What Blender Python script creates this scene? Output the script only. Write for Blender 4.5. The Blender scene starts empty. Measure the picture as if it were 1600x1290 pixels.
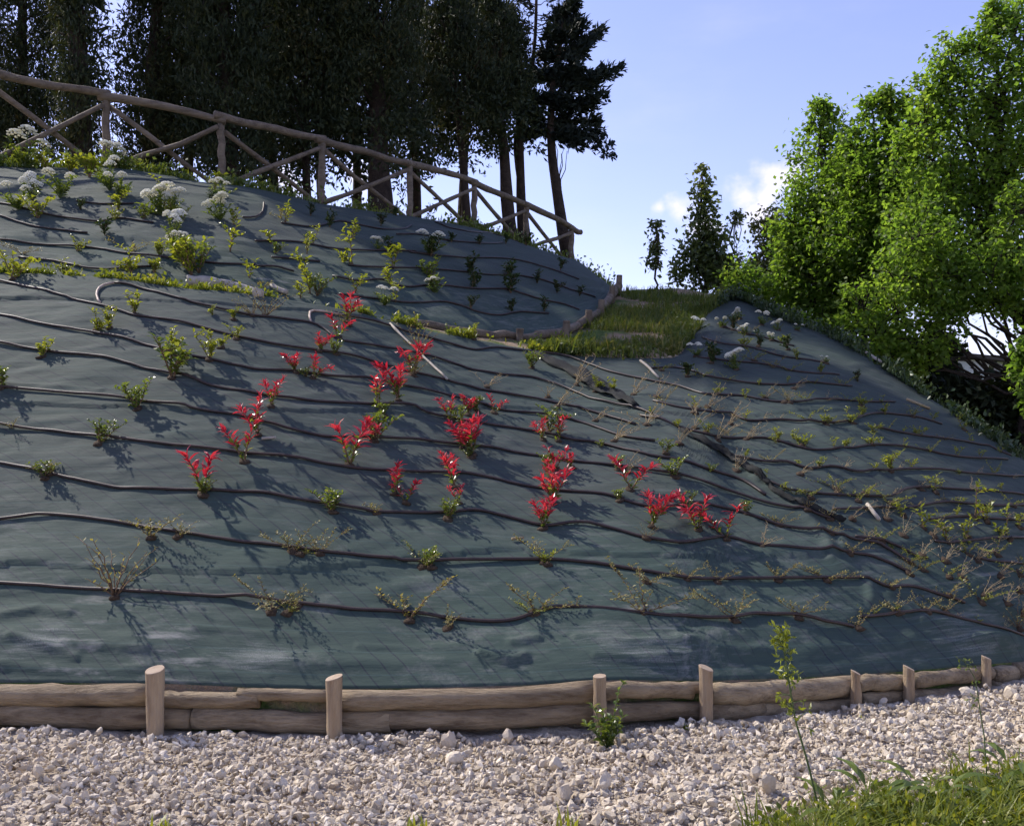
import bpy, math, random
import numpy as np
from mathutils import Vector, Matrix

random.seed(7)
RNG = np.random.default_rng(11)
scene = bpy.context.scene
COL = scene.collection
R = math.radians

# ------------------------------------------------------------------ camera
W, H, FPX, HORIZON, EYE = 1600.0, 1290.0, 1537.0, 700.0, 1.6
cam_data = bpy.data.cameras.new('camera')
cam = bpy.data.objects.new('camera', cam_data)
COL.objects.link(cam)
cam.location = (0, 0, EYE)
cam.rotation_euler = (R(90), 0, 0)
cam_data.sensor_fit = 'HORIZONTAL'
cam_data.sensor_width = 36.0
cam_data.lens = 36.0 * FPX / W
cam_data.shift_y = (HORIZON - H / 2) / W
cam_data.clip_start = 0.05
cam_data.clip_end = 3000
scene.camera = cam

# ------------------------------------------------------------------ light
SUN_TO = Vector((-0.75, 0.52, 0.86)).normalized()     # direction towards the sun: left, behind the hill
sun_data = bpy.data.lights.new('sun', 'SUN')
sun_data.energy = 3.8
sun_data.angle = R(1.2)
sun_data.color = (1.0, 0.94, 0.84)
sun = bpy.data.objects.new('sun', sun_data)
COL.objects.link(sun)
sun.rotation_euler = (-SUN_TO).to_track_quat('-Z', 'Y').to_euler()

world = bpy.data.worlds.new('World')
scene.world = world
world.use_nodes = True
wn, wl = world.node_tree.nodes, world.node_tree.links
wn.clear()


def wnode(t, **kw):
    n = wn.new(t)
    for k, v in kw.items():
        setattr(n, k, v)
    return n


sky = wnode('ShaderNodeTexSky', sky_type='NISHITA', sun_disc=False)
sky.sun_elevation = math.asin(SUN_TO.z)
sky.sun_rotation = math.atan2(SUN_TO.x, SUN_TO.y)
sky.air_density, sky.dust_density, sky.ozone_density = 1.0, 0.35, 1.6
hsv = wnode('ShaderNodeMix', data_type='RGBA', blend_type='MULTIPLY')
hsv.inputs['Factor'].default_value = 1.0
wl.new(sky.outputs['Color'], hsv.inputs['A'])
hsv.inputs['B'].default_value = (1.12, 0.90, 1.06, 1)
tc = wnode('ShaderNodeTexCoord')


def cloud_noise(scale, detail, loc, stretch):
    m = wnode('ShaderNodeMapping')
    m.inputs['Scale'].default_value = (scale, scale, scale * stretch)
    m.inputs['Location'].default_value = loc
    wl.new(tc.outputs['Generated'], m.inputs['Vector'])
    n = wnode('ShaderNodeTexNoise')
    n.inputs['Scale'].default_value = 1.0
    n.inputs['Detail'].default_value = detail
    n.inputs['Roughness'].default_value = 0.55
    wl.new(m.outputs['Vector'], n.inputs['Vector'])
    return n.outputs['Fac']


def wmath(op, a, b=None, c=None):
    n = wnode('ShaderNodeMath', operation=op)
    for i, x in enumerate((a, b, c)):
        if x is None:
            continue
        if isinstance(x, (int, float)):
            n.inputs[i].default_value = x
        else:
            wl.new(x, n.inputs[i])
    return n.outputs[0]


# low cumulus: puffs spread round the horizon, each a soft ball of directions broken up by noise
edge = cloud_noise(26, 6, (3.1, 1.7, 0.4), 1.3)
puffs = None
CLOUDS = [(1205, 295, .034), (1165, 305, .024), (1240, 285, .03), (1055, 322, .022), (1290, 310, .04), (1185, 338, .03),
          (1030, 325, .015), (1100, 360, .022), (450, 285, .03), (560, 280, .025), (1350, 310, .05)]
for (cu, cv, rad) in CLOUDS:
    d = Vector(((cu - 800) / FPX, 1.0, (HORIZON - cv) / FPX)).normalized()
    n = wnode('ShaderNodeVectorMath', operation='DISTANCE')
    wl.new(tc.outputs['Generated'], n.inputs[0])
    n.inputs[1].default_value = d
    v = wmath('SUBTRACT', 1.0, wmath('DIVIDE', n.outputs['Value'], rad))
    puffs = v if puffs is None else wmath('MAXIMUM', puffs, v)
shape = wmath('ADD', puffs, wmath('MULTIPLY', wmath('SUBTRACT', edge, 0.5), 2.4))
ramp = wnode('ShaderNodeMapRange', interpolation_type='SMOOTHSTEP')
ramp.inputs['From Min'].default_value = 0.05
ramp.inputs['From Max'].default_value = 1.05
wl.new(shape, ramp.inputs['Value'])
gate = wnode('ShaderNodeMapRange', interpolation_type='SMOOTHSTEP')
gate.inputs['From Min'].default_value = -0.35
gate.inputs['From Max'].default_value = 0.15
wl.new(puffs, gate.inputs['Value'])
# a thin veil of high cloud everywhere
veil = wnode('ShaderNodeMapRange', interpolation_type='SMOOTHSTEP')
veil.inputs['From Min'].default_value = 0.42
veil.inputs['From Max'].default_value = 0.95
wl.new(cloud_noise(4.5, 5, (0.3, 5.2, 1.4), 3.0), veil.inputs['Value'])
amount = wmath('MINIMUM', 1.0, wmath('ADD', wmath('MULTIPLY', wmath('MULTIPLY', ramp.outputs[0], gate.outputs[0]), 0.85), wmath('MULTIPLY', veil.outputs[0], 0.22)))
mixc = wnode('ShaderNodeMix', data_type='RGBA')
wl.new(amount, mixc.inputs['Factor'])
wl.new(hsv.outputs['Result'], mixc.inputs['A'])
mixc.inputs['B'].default_value = (5.4, 5.1, 5.6, 1)
bg = wnode('ShaderNodeBackground')
bg.inputs['Strength'].default_value = 0.143
wl.new(mixc.outputs['Result'], bg.inputs['Color'])
wo = wnode('ShaderNodeOutputWorld')
wl.new(bg.outputs[0], wo.inputs[0])

vs = scene.view_settings
vs.view_transform = 'Standard'
vs.look = 'None'
vs.gamma = 1
vs.use_curve_mapping = False
vs.exposure = 0.66
scene.cycles.max_bounces = 6
scene.cycles.diffuse_bounces = 5
scene.cycles.glossy_bounces = 2
scene.cycles.transmission_bounces = 2
scene.cycles.use_adaptive_sampling = True
scene.cycles.adaptive_threshold = 0.03
scene.cycles.transparent_max_bounces = 8

# ------------------------------------------------------------------ helpers


def tag(o, label=None, cat=None, group=None, kind=None):
    if label:
        o['label'] = label
    if cat:
        o['category'] = cat
    if group:
        o['group'] = group
    if kind:
        o['kind'] = kind
    return o


def empty(name, loc=(0, 0, 0)):
    o = bpy.data.objects.new(name, None)
    o.empty_display_size = 0.1
    o.location = loc
    COL.objects.link(o)
    return o


class Acc:
    """collects vertices and faces for one mesh"""

    def __init__(s):
        s.v, s.f, s.n = [], [], 0

    def add(s, v, *faces):
        v = np.asarray(v, float).reshape(-1, 3)
        for f in faces:
            f = np.asarray(f, np.int64)
            if f.size:
                s.f.append(f + s.n)
        s.v.append(v)
        s.n += len(v)
        return s

    def mesh(s, name, mat, smooth=False):
        me = bpy.data.meshes.new(name)
        v = np.concatenate(s.v) if s.v else np.zeros((0, 3))
        me.vertices.add(len(v))
        me.vertices.foreach_set('co', v.astype(np.float32).ravel())
        loops = np.concatenate([f.ravel() for f in s.f])
        tot = np.concatenate([np.full(len(f), f.shape[1]) for f in s.f])
        start = np.concatenate([[0], np.cumsum(tot)[:-1]])
        me.loops.add(len(loops))
        me.loops.foreach_set('vertex_index', loops.astype(np.int32))
        me.polygons.add(len(tot))
        me.polygons.foreach_set('loop_start', start.astype(np.int32))
        me.polygons.foreach_set('loop_total', tot.astype(np.int32))
        me.polygons.foreach_set('use_smooth', np.full(len(tot), smooth))
        me.update(calc_edges=True)
        me.validate()
        if mat:
            me.materials.append(mat)
        return me

    def build(s, name, mat, parent=None, smooth=False, loc=None):
        o = bpy.data.objects.new(name, s.mesh(name, mat, smooth))
        COL.objects.link(o)
        if parent is not None:
            o.parent = parent
        if loc is not None:
            o.location = loc
        return o


def tube(acc, pts, rad, sides=8, caps=True, rough=0.0, twist=0.0):
    """a tapered tube along pts; rad is one radius or one per point"""
    pts = np.asarray(pts, float)
    n = len(pts)
    rad = np.broadcast_to(np.asarray(rad, float), (n,))
    tan = np.gradient(pts, axis=0)
    tan /= np.linalg.norm(tan, axis=1)[:, None] + 1e-9
    ref = np.array([0, 0, 1.0]) if abs(tan[:, 2]).mean() < 0.8 else np.array([1.0, 0, 0])
    a = np.cross(tan, ref)
    a /= np.linalg.norm(a, axis=1)[:, None] + 1e-9
    b = np.cross(a, tan)
    th = np.linspace(0, 2 * np.pi, sides, endpoint=False)
    ring = rad[:, None] * np.ones((1, sides))
    if rough:
        ring = ring * (1 + rough * RNG.normal(size=(n, sides)) * 0.5 + rough * RNG.normal(size=(n, 1)) * 0.6)
    v = pts[:, None, :] + ring[..., None] * (np.cos(th)[None, :, None] * a[:, None, :] + np.sin(th)[None, :, None] * b[:, None, :])
    i = np.arange(n - 1)[:, None] * sides
    j = np.arange(sides)[None, :]
    j2 = (j + 1) % sides
    f = np.stack([i + j, i + j2, i + sides + j2, i + sides + j], -1).reshape(-1, 4)
    faces = [f]
    if caps:
        faces.append(np.arange(sides)[::-1][None, :])
        faces.append((np.arange(sides) + (n - 1) * sides)[None, :])
    acc.add(v.reshape(-1, 3), *faces)


def unit(a):
    return a / (np.linalg.norm(a, axis=-1, keepdims=True) + 1e-9)


def kite_leaves(acc, P, D, L, Wd, N=None):
    """one kite-shaped quad per leaf; P base points, D axis directions"""
    P, D = np.asarray(P, float), unit(np.asarray(D, float))
    n = len(P)
    if n == 0:
        return
    if N is None:
        N = RNG.normal(size=(n, 3))
    S = unit(np.cross(D, N))
    U = np.cross(S, D)
    L = np.broadcast_to(L, (n,))[:, None]
    Wd = np.broadcast_to(Wd, (n,))[:, None]
    v = np.stack([P, P + D * L * .45 + S * Wd * .5, P + D * L - U * L * .12, P + D * L * .45 - S * Wd * .5], 1)
    acc.add(v.reshape(-1, 3), np.arange(n * 4).reshape(-1, 4))


def fold_leaves(acc, P, D, L, Wd, N, fold=0.25, droop=0.25):
    """leaves with a midrib fold: two quads each, curved down at the tip"""
    P, D = np.asarray(P, float), unit(np.asarray(D, float))
    n = len(P)
    if n == 0:
        return
    S = unit(np.cross(D, N))
    U = np.cross(S, D)
    L = np.broadcast_to(L, (n,))[:, None]
    Wd = np.broadcast_to(Wd, (n,))[:, None]
    mid = P + D * L * .5 + U * L * .04
    tip = P + D * L - U * L * droop
    l1 = P + D * L * .3 + S * Wd * .42 + U * Wd * fold
    l2 = P + D * L * .66 + S * Wd * .42 + U * (Wd * fold - L * droop * .3)
    r1 = P + D * L * .3 - S * Wd * .42 + U * Wd * fold
    r2 = P + D * L * .66 - S * Wd * .42 + U * (Wd * fold - L * droop * .3)
    v = np.stack([P, l1, l2, tip, r2, r1, mid], 1)
    k = np.arange(n)[:, None] * 7
    acc.add(v.reshape(-1, 3), k + np.array([[0, 6, 2, 1]]),
            k + np.array([[0, 5, 4, 6]]), k + np.array([[6, 3, 2]]), k + np.array([[6, 4, 3]]))


def copy_tree(o, parent=None):
    c = o.copy()
    COL.objects.link(c)
    if parent is not None:
        c.parent = parent
    for ch in list(o.children):
        copy_tree(ch, c)
    return c


# value noise (numpy)
def _hash(ix, iy, seed):
    h = (ix.astype(np.int64) * 374761393 + iy.astype(np.int64) * 668265263 + seed * 1442695041) & 0x7fffffff
    h = ((h ^ (h >> 13)) * 1274126177) & 0x7fffffff
    h = h ^ (h >> 16)
    return (h & 0xffff) / 65535.0


def vnoise(x, y, seed=0):
    x, y = np.asarray(x, float), np.asarray(y, float)
    ix, iy = np.floor(x), np.floor(y)
    fx, fy = x - ix, y - iy
    fx = fx * fx * fx * (fx * (fx * 6 - 15) + 10)
    fy = fy * fy * fy * (fy * (fy * 6 - 15) + 10)
    a, b = _hash(ix, iy, seed), _hash(ix + 1, iy, seed)
    c, d = _hash(ix, iy + 1, seed), _hash(ix + 1, iy + 1, seed)
    return (a * (1 - fx) + b * fx) * (1 - fy) + (c * (1 - fx) + d * fx) * fy - 0.5


def fbm(x, y, seed=0, octs=4):
    s, a = 0, 1.0
    for k in range(octs):
        s = s + a * vnoise(x * 2 ** k, y * 2 ** k, seed + k * 17)
        a *= .5
    return s


# ------------------------------------------------------------------ materials
def new_mat(name):
    m = bpy.data.materials.new(name)
    m.use_nodes = True
    nt = m.node_tree
    nt.nodes.clear()
    out = nt.nodes.new('ShaderNodeOutputMaterial')
    return m, nt.nodes, nt.links, out


class G:
    """small node-graph helper"""

    def __init__(s, name):
        s.m, s.n, s.l, s.out = new_mat(name)

    def node(s, t, ins=None, **kw):
        x = s.n.new(t)
        for k, v in kw.items():
            setattr(x, k, v)
        for k, v in (ins or {}).items():
            if hasattr(v, 'is_output'):
                s.l.new(v, x.inputs[k])
            else:
                x.inputs[k].default_value = v
        return x

    def math(s, op, a, b=0.0):
        return s.node('ShaderNodeMath', {0: a, 1: b}, operation=op).outputs[0]

    def noise(s, vec, scale, detail=4, rough=.6):
        return s.node('ShaderNodeTexNoise', {'Vector': vec, 'Scale': scale, 'Detail': detail, 'Roughness': rough}).outputs['Fac']

    def ramp(s, fac, stops):
        x = s.node('ShaderNodeValToRGB', {'Fac': fac})
        e = x.color_ramp.elements
        while len(e) > 1:
            e.remove(e[-1])
        e[0].position, e[0].color = stops[0][0], (*stops[0][1], 1)
        for p, c in stops[1:]:
            k = e.new(p)
            k.color = (*c, 1)
        return x.outputs['Color']

    def mix(s, fac, a, b, mode='MIX'):
        x = s.node('ShaderNodeMix', data_type='RGBA', blend_type=mode)
        for k, v in (('Factor', fac), ('A', a), ('B', b)):
            if hasattr(v, 'is_output'):
                s.l.new(v, x.inputs[k])
            else:
                x.inputs[k].default_value = v if k == 'Factor' else (*v, 1)
        return x.outputs['Result']

    def maprange(s, v, a, b, c=0., d=1.):
        return s.node('ShaderNodeMapRange', {'Value': v, 'From Min': a, 'From Max': b, 'To Min': c, 'To Max': d}).outputs[0]

    def bump(s, h, strength=.5, dist=.02, normal=None):
        x = s.node('ShaderNodeBump', {'Height': h, 'Strength': strength, 'Distance': dist})
        if normal is not None:
            s.l.new(normal, x.inputs['Normal'])
        return x.outputs['Normal']

    def principled(s, **ins):
        d = {}
        for k, v in ins.items():
            k = {'color': 'Base Color', 'rough': 'Roughness', 'normal': 'Normal', 'spec': 'Specular IOR Level', 'sheen': 'Sheen Weight'}.get(k, k)
            if k == 'Base Color' and not hasattr(v, 'is_output'):
                v = (*v, 1)
            d[k] = v
        x = s.node('ShaderNodeBsdfPrincipled', d)
        s.l.new(x.outputs[0], s.out.inputs['Surface'])
        return x


def leaf_mat(name, stops, trans=0.35, rough=.45, spec=.4, clump=1.6, tint=None):
    """foliage: colour varies leaf by leaf and clump by clump; light passes through the leaf"""
    g = G(name)
    geo = g.node('ShaderNodeNewGeometry')
    ri = geo.outputs['Random Per Island']
    cn = g.noise(geo.outputs['Position'], clump, 2)
    f = g.math('ADD', g.math('MULTIPLY', ri, .6), g.math('MULTIPLY', g.maprange(cn, .3, .7), .4))
    c = g.ramp(f, stops)
    p = g.node('ShaderNodeBsdfPrincipled', {'Base Color': c, 'Roughness': rough, 'Specular IOR Level': spec})
    tcol = g.mix(1.0, c, tint or (1.5, 1.35, .55), 'MULTIPLY')
    t = g.node('ShaderNodeBsdfTranslucent', {'Color': tcol})
    mx = g.node('ShaderNodeMixShader', {0: trans})
    g.l.new(p.outputs[0], mx.inputs[1])
    g.l.new(t.outputs[0], mx.inputs[2])
    g.l.new(mx.outputs[0], g.out.inputs['Surface'])
    return g.m


PALE_PATCHES = [(.95, 6.05, .48, .75), (1.75, 6.05, .42, .6), (3.45, 7.05, .3, .7), (-2.9, 6.1, .4, .35), (2.55, 7.3, 1.0, .35), (-1.5, 5.95, .32, .35)]


def cloth_mat():
    g = G('woven_ground_cloth')
    uv = g.node('ShaderNodeUVMap').outputs['UV']
    sx = g.node('ShaderNodeSeparateXYZ', {0: uv})
    s, t = sx.outputs[0], sx.outputs[1]
    pos = g.node('ShaderNodeNewGeometry').outputs['Position']
    # long bands in the weave along the roll, slightly different dye lots
    m1 = g.node('ShaderNodeMapping', {'Vector': uv, 'Scale': (.6, 26, 1)}).outputs[0]
    band = g.noise(m1, 1.0, 3)
    m2 = g.node('ShaderNodeMapping', {'Vector': uv, 'Scale': (4, 190, 1)}).outputs[0]
    fine = g.noise(m2, 1.0, 2)
    big = g.noise(pos, .55, 3)
    base = g.mix(g.maprange(band, .3, .7), (.049, .066, .057), (.066, .092, .074))
    base = g.mix(g.maprange(fine, .3, .7, 0, .65), base, (.043, .055, .052))
    base = g.mix(g.maprange(big, .35, .7, 0, .5), base, (.064, .068, .068))
    base = g.mix(g.maprange(g.math('ADD', t, g.math('MULTIPLY', big, .8)), 1.6, 2.8, .55, 0), base, (.047, .076, .062))
    # printed marker lines woven in on the skew
    q = g.math('ADD', g.math('MULTIPLY', s, .75), g.math('MULTIPLY', t, .62))
    q = g.math('FRACT', g.math('DIVIDE', q, .125))
    ln = g.math('LESS_THAN', g.math('ABSOLUTE', g.math('SUBTRACT', q, .5)), .045)
    brk = g.maprange(g.noise(uv, 2.2, 2), .36, .55)
    base = g.mix(g.math('MULTIPLY', g.math('MULTIPLY', ln, brk), .5), base, (.024, .018, .040))
    q2 = g.math('FRACT', g.math('DIVIDE', t, .19))
    l2 = g.math('LESS_THAN', g.math('ABSOLUTE', g.math('SUBTRACT', q2, .5)), .03)
    base = g.mix(g.math('MULTIPLY', l2, .3), base, (.07, .11, .105))
    # dust washed down in pale streaks
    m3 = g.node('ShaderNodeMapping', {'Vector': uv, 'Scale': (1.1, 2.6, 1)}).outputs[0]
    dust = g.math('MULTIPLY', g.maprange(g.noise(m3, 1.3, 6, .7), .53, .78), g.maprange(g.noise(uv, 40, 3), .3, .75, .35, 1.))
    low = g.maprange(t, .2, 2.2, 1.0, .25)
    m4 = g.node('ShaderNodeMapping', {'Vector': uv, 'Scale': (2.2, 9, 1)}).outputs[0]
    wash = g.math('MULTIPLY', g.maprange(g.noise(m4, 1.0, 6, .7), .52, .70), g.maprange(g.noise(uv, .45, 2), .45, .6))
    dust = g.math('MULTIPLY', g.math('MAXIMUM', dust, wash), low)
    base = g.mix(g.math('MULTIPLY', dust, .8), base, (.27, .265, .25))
    # pale patches low on the cloth, broken into streaks by noise
    pale_patch = None
    for (cx_, cy_, cz_, rr_) in PALE_PATCHES:
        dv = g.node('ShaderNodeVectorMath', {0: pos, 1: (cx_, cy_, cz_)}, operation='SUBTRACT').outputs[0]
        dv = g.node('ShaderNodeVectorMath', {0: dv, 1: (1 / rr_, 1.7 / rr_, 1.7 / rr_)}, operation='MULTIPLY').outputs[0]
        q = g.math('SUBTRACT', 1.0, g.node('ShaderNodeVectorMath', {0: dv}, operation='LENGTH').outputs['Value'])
        pale_patch = q if pale_patch is None else g.math('MAXIMUM', pale_patch, q)
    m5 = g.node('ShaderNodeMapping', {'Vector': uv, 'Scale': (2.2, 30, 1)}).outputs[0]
    pale_patch = g.maprange(g.math('ADD', pale_patch, g.math('MULTIPLY', g.math('SUBTRACT', g.noise(m5, 1.0, 7, .75), .5), 3.2)), .35, 1.1)
    pale_patch = g.math('MULTIPLY', pale_patch, g.maprange(g.noise(uv, 90, 3), .35, .65, .25, 1.))
    base = g.mix(g.math('MULTIPLY', pale_patch, .5), base, (.36, .36, .35))
    weave = g.math('ADD', g.math('SINE', g.math('MULTIPLY', t, 900)), g.math('SINE', g.math('MULTIPLY', s, 900)))
    crease = g.noise(g.node('ShaderNodeMapping', {'Vector': uv, 'Scale': (2.2, 7, 1)}).outputs[0], 1.6, 5, .55)
    n1 = g.bump(crease, .22, .04)
    n2 = g.bump(fine, .15, .01, n1)
    rough = g.maprange(band, .2, .8, .72, .86)
    g.principled(color=base, rough=rough, spec=.10, normal=n2, sheen=.0, **{'Sheen Roughness': .4})
    return g.m


def wood_mat(name, dark, light, grey, scale=1.0, along=(.18, 1, 1)):
    g = G(name)
    tcn = g.node('ShaderNodeTexCoord')
    uv = g.node('ShaderNodeUVMap').outputs['UV']
    ob = tcn.outputs['Object']
    oi = g.node('ShaderNodeObjectInfo').outputs['Random']
    off = g.node('ShaderNodeVectorMath', {0: ob, 1: g.node('ShaderNodeCombineXYZ', {0: g.math('MULTIPLY', oi, 37.), 1: g.math('MULTIPLY', oi, 11.)}).outputs[0]}, operation='ADD').outputs[0]
    off = g.node('ShaderNodeMapping', {'Vector': off, 'Scale': along}).outputs[0]
    blot = g.noise(off, 11 * scale, 5, .7)
    grain = g.noise(off, 75 * scale, 4, .7)
    c = g.mix(g.maprange(blot, .36, .58), dark, light)
    big = g.noise(off, 2.6, 3)
    c = g.mix(g.maprange(big, .5, .72, 0, .75), c, dark)
    c = g.mix(g.maprange(grain, .35, .75, 0, .6), c, grey)
    knots = g.node('ShaderNodeTexVoronoi', {'Vector': off, 'Scale': 4.0 * scale}).outputs['Distance']
    c = g.mix(g.maprange(knots, .05, .12, .8, 0), c, (.06, .035, .025))
    c = g.mix(g.math('MULTIPLY', oi, .3), c, dark)
    nb = g.bump(g.math('ADD', grain, blot), .9, .02)
    g.principled(color=c, rough=.75, normal=nb, spec=.25)
    return g.m


def plain_mat(name, stops, scale, rough=.85, bump=.5, dist=.02, spec=.2, detail=5):
    g = G(name)
    pos = g.node('ShaderNodeNewGeometry').outputs['Position']
    n = g.noise(pos, scale, detail)
    g.principled(color=g.ramp(n, stops), rough=rough, spec=spec, normal=g.bump(g.noise(pos, scale * 3, 6), bump, dist))
    return g.m


def stone_mat():
    g = G('pale_stone')
    geo = g.node('ShaderNodeNewGeometry')
    ri = geo.outputs['Random Per Island']
    c = g.ramp(ri, [(0, (.32, .265, .19)), (.25, (.51, .44, .335)), (.6, (.63, .55, .435)), (.9, (.73, .655, .55)), (1, (.42, .38, .325))])
    n = g.noise(geo.outputs['Position'], 60, 4)
    patch = g.maprange(g.noise(geo.outputs['Position'], 1.7, 4, .65), .46, .64, 0, .55)
    c = g.mix(patch, c, (.46, .38, .28))
    c = g.mix(g.maprange(n, .35, .7, 0, .4), c, (.38, .29, .21))
    g.principled(color=c, rough=.9, spec=.1, normal=g.bump(g.noise(geo.outputs['Position'], 130, 4), .5, .01))
    return g.m


def earth_mat():
    """hillside soil with short turf in patches"""
    g = G('soil_and_turf')
    pos = g.node('ShaderNodeNewGeometry').outputs['Position']
    soil = g.mix(g.maprange(g.noise(pos, 6, 5), .3, .7), (.24, .165, .105), (.38, .29, .20))
    turf = g.mix(g.maprange(g.noise(pos, 14, 4), .3, .7), (.05, .085, .025), (.12, .16, .045))
    c = g.mix(g.maprange(g.noise(pos, 1.5, 5, .65), .44, .56), soil, turf)
    g.principled(color=c, rough=.95, spec=.1, normal=g.bump(g.noise(pos, 30, 5), .9, .05))
    return g.m


M = {}
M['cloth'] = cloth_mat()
M['earth'] = earth_mat()
M['soil'] = plain_mat('dark_planting_soil', [(.3, (.035, .024, .016)), (.7, (.085, .06, .04))], 40, .95, .8, .01)
M['clod'] = plain_mat('tan_soil_clods', [(.3, (.28, .20, .13)), (.7, (.44, .35, .24))], 12, .95, .8, .02)
M['log'] = wood_mat('peeled_log_wood', (.12, .08, .045), (.43, .33, .205), (.30, .245, .175))
M['stake'] = wood_mat('stake_wood', (.25, .17, .10), (.45, .34, .22), (.36, .29, .215), 1.0, (1, 1, .15))
M['pole'] = wood_mat('weathered_pole_wood', (.10, .072, .05), (.25, .19, .135), (.20, .17, .14))
M['cut'] = plain_mat('sawn_pale_wood', [(0, (.25, .18, .12)), (.5, (.38, .29, .21)), (1, (.47, .38, .29))], 25, .8, .4, .006)
M['bark'] = plain_mat('dark_bark', [(.3, (.030, .022, .018)), (.7, (.07, .05, .038))], 7, .95, 1.0, .05)
M['bark2'] = plain_mat('grey_bark', [(.3, (.020, .015, .012)), (.7, (.045, .035, .027))], 8, .95, 1.0, .04)
M['hose'] = plain_mat('brown_hose_plastic', [(.3, (.018, .010, .009)), (.7, (.040, .021, .017))], 18, .5, .2, .004, .5)
M['hose_end'] = plain_mat('sunbleached_hose', [(.3, (.34, .24, .18)), (.7, (.5, .40, .33))], 18, .6, .2, .004, .4)
M['stone'] = stone_mat()
M['gravel_bed'] = plain_mat('gravel_bed_earth', [(.25, (.28, .225, .17)), (.5, (.43, .36, .28)), (.8, (.58, .50, .41))], 9, .95, 1.0, .03)
M['field'] = plain_mat('field_grass', [(.3, (.04, .07, .02)), (.6, (.08, .11, .035)), (.8, (.14, .13, .06))], 1.2, .95, 1, .05)
M['cypress'] = leaf_mat('cypress_foliage', [(0, (.016, .024, .013)), (.5, (.030, .042, .019)), (.85, (.055, .06, .023)), (1, (.11, .085, .035))], .18, .6, .2, .8)
M['fir'] = leaf_mat('small_cypress_foliage', [(0, (.010, .016, .014)), (1, (.028, .038, .028))], .1, .6, .2)
M['oak'] = leaf_mat('broad_leaf_foliage', [(0, (.062, .112, .022)), (.4, (.115, .180, .032)), (.75, (.17, .235, .042)), (1, (.25, .29, .07))], .62, .5, .3, 1.1, (1.75, 1.9, .9))
M['poplar'] = leaf_mat('poplar_foliage', [(0, (.055, .085, .035)), (.6, (.11, .145, .055)), (1, (.2, .22, .12))], .5, .4, .5)
M['willow'] = leaf_mat('willow_foliage', [(0, (.075, .095, .03)), (1, (.20, .21, .09))], .4, .5, .4)
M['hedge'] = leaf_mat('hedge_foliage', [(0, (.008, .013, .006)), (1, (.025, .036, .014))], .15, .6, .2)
M['red'] = leaf_mat('red_young_leaves', [(0, (.24, .016, .035)), (.5, (.44, .035, .06)), (.85, (.58, .09, .10)), (1, (.36, .17, .06))], .35, .3, .5, 3, (1.5, .8, .8))
M['green'] = leaf_mat('glossy_green_leaves', [(0, (.06, .10, .022)), (.6, (.13, .18, .035)), (1, (.25, .27, .07))], .45, .28, .6, 3)
M['lime'] = leaf_mat('yellow_green_leaves', [(0, (.12, .16, .025)), (.6, (.22, .26, .035)), (1, (.34, .36, .06))], .5, .35, .5, 3)
M['deep'] = leaf_mat('deep_green_leaves', [(0, (.022, .045, .016)), (1, (.055, .085, .03))], .25, .4, .4, 3)
M['dull'] = leaf_mat('dull_olive_leaves', [(0, (.14, .14, .045)), (.6, (.24, .22, .08)), (1, (.34, .29, .14))], .4, .5, .3, 3)
M['straw'] = leaf_mat('dry_straw', [(0, (.22, .16, .09)), (1, (.42, .34, .21))], .2, .7, .2, 3)
M['stem'] = plain_mat('woody_stem', [(.3, (.10, .06, .035)), (.7, (.20, .13, .08))], 30, .8, .3, .004)
M['stem_green'] = plain_mat('green_stem', [(.3, (.06, .09, .03)), (.7, (.12, .15, .06))], 30, .7, .3, .004)
M['flower'] = leaf_mat('cream_white_flowers', [(0, (.80, .78, .66)), (1, (.90, .88, .80))], .4, .7, .2, 3, (1, 1, .95))
M['grass'] = leaf_mat('grass_blades', [(0, (.07, .11, .016)), (.6, (.16, .20, .026)), (1, (.30, .30, .07))], .5, .45, .4, 2.5)
M['turf'] = leaf_mat('short_turf_blades', [(0, (.06, .095, .022)), (.6, (.12, .155, .038)), (1, (.25, .22, .09))], .45, .5, .3, 2)
M['net'] = plain_mat('black_netting', [(.3, (.008, .009, .010)), (.7, (.020, .022, .022))], 40, .8, .5, .01)
M['wall'] = plain_mat('pale_render', [(.3, (.50, .50, .50)), (.7, (.62, .62, .61))], 1.5, .9, .3, .01)
M['roof'] = plain_mat('dark_roof', [(.3, (.05, .04, .04)), (.7, (.10, .08, .075))], 4, .9, .5, .02)
M['glass'] = plain_mat('window_glass', [(.3, (.03, .04, .05)), (.7, (.05, .06, .07))], 2, .08, 0, .01, .8)
M['paintwhite'] = plain_mat('pale_stake_wood', [(.3, (.30, .26, .21)), (.7, (.46, .41, .35))], 12, .7, .3, .004)

# ------------------------------------------------------------------ terrain: two banks, a ledge between them, a plateau
def pchip(xs, ys):
    xs, ys = np.asarray(xs, float), np.asarray(ys, float)
    h = np.diff(xs)
    dl = np.diff(ys) / h
    m = np.zeros(len(xs))
    for i in range(1, len(xs) - 1):
        if dl[i - 1] * dl[i] > 0:
            w1, w2 = 2 * h[i] + h[i - 1], h[i] + 2 * h[i - 1]
            m[i] = (w1 + w2) / (w1 / dl[i - 1] + w2 / dl[i])
    m[0], m[-1] = dl[0], dl[-1]

    def f(x):
        x = np.clip(np.asarray(x, float), xs[0], xs[-1])
        i = np.clip(np.searchsorted(xs, x) - 1, 0, len(xs) - 2)
        t = (x - xs[i]) / h[i]
        return ((1 + 2 * t) * (1 - t) ** 2 * ys[i] + t * (1 - t) ** 2 * h[i] * m[i] + t * t * (3 - 2 * t) * ys[i + 1] + t * t * (t - 1) * h[i] * m[i + 1])
    return f


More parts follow.
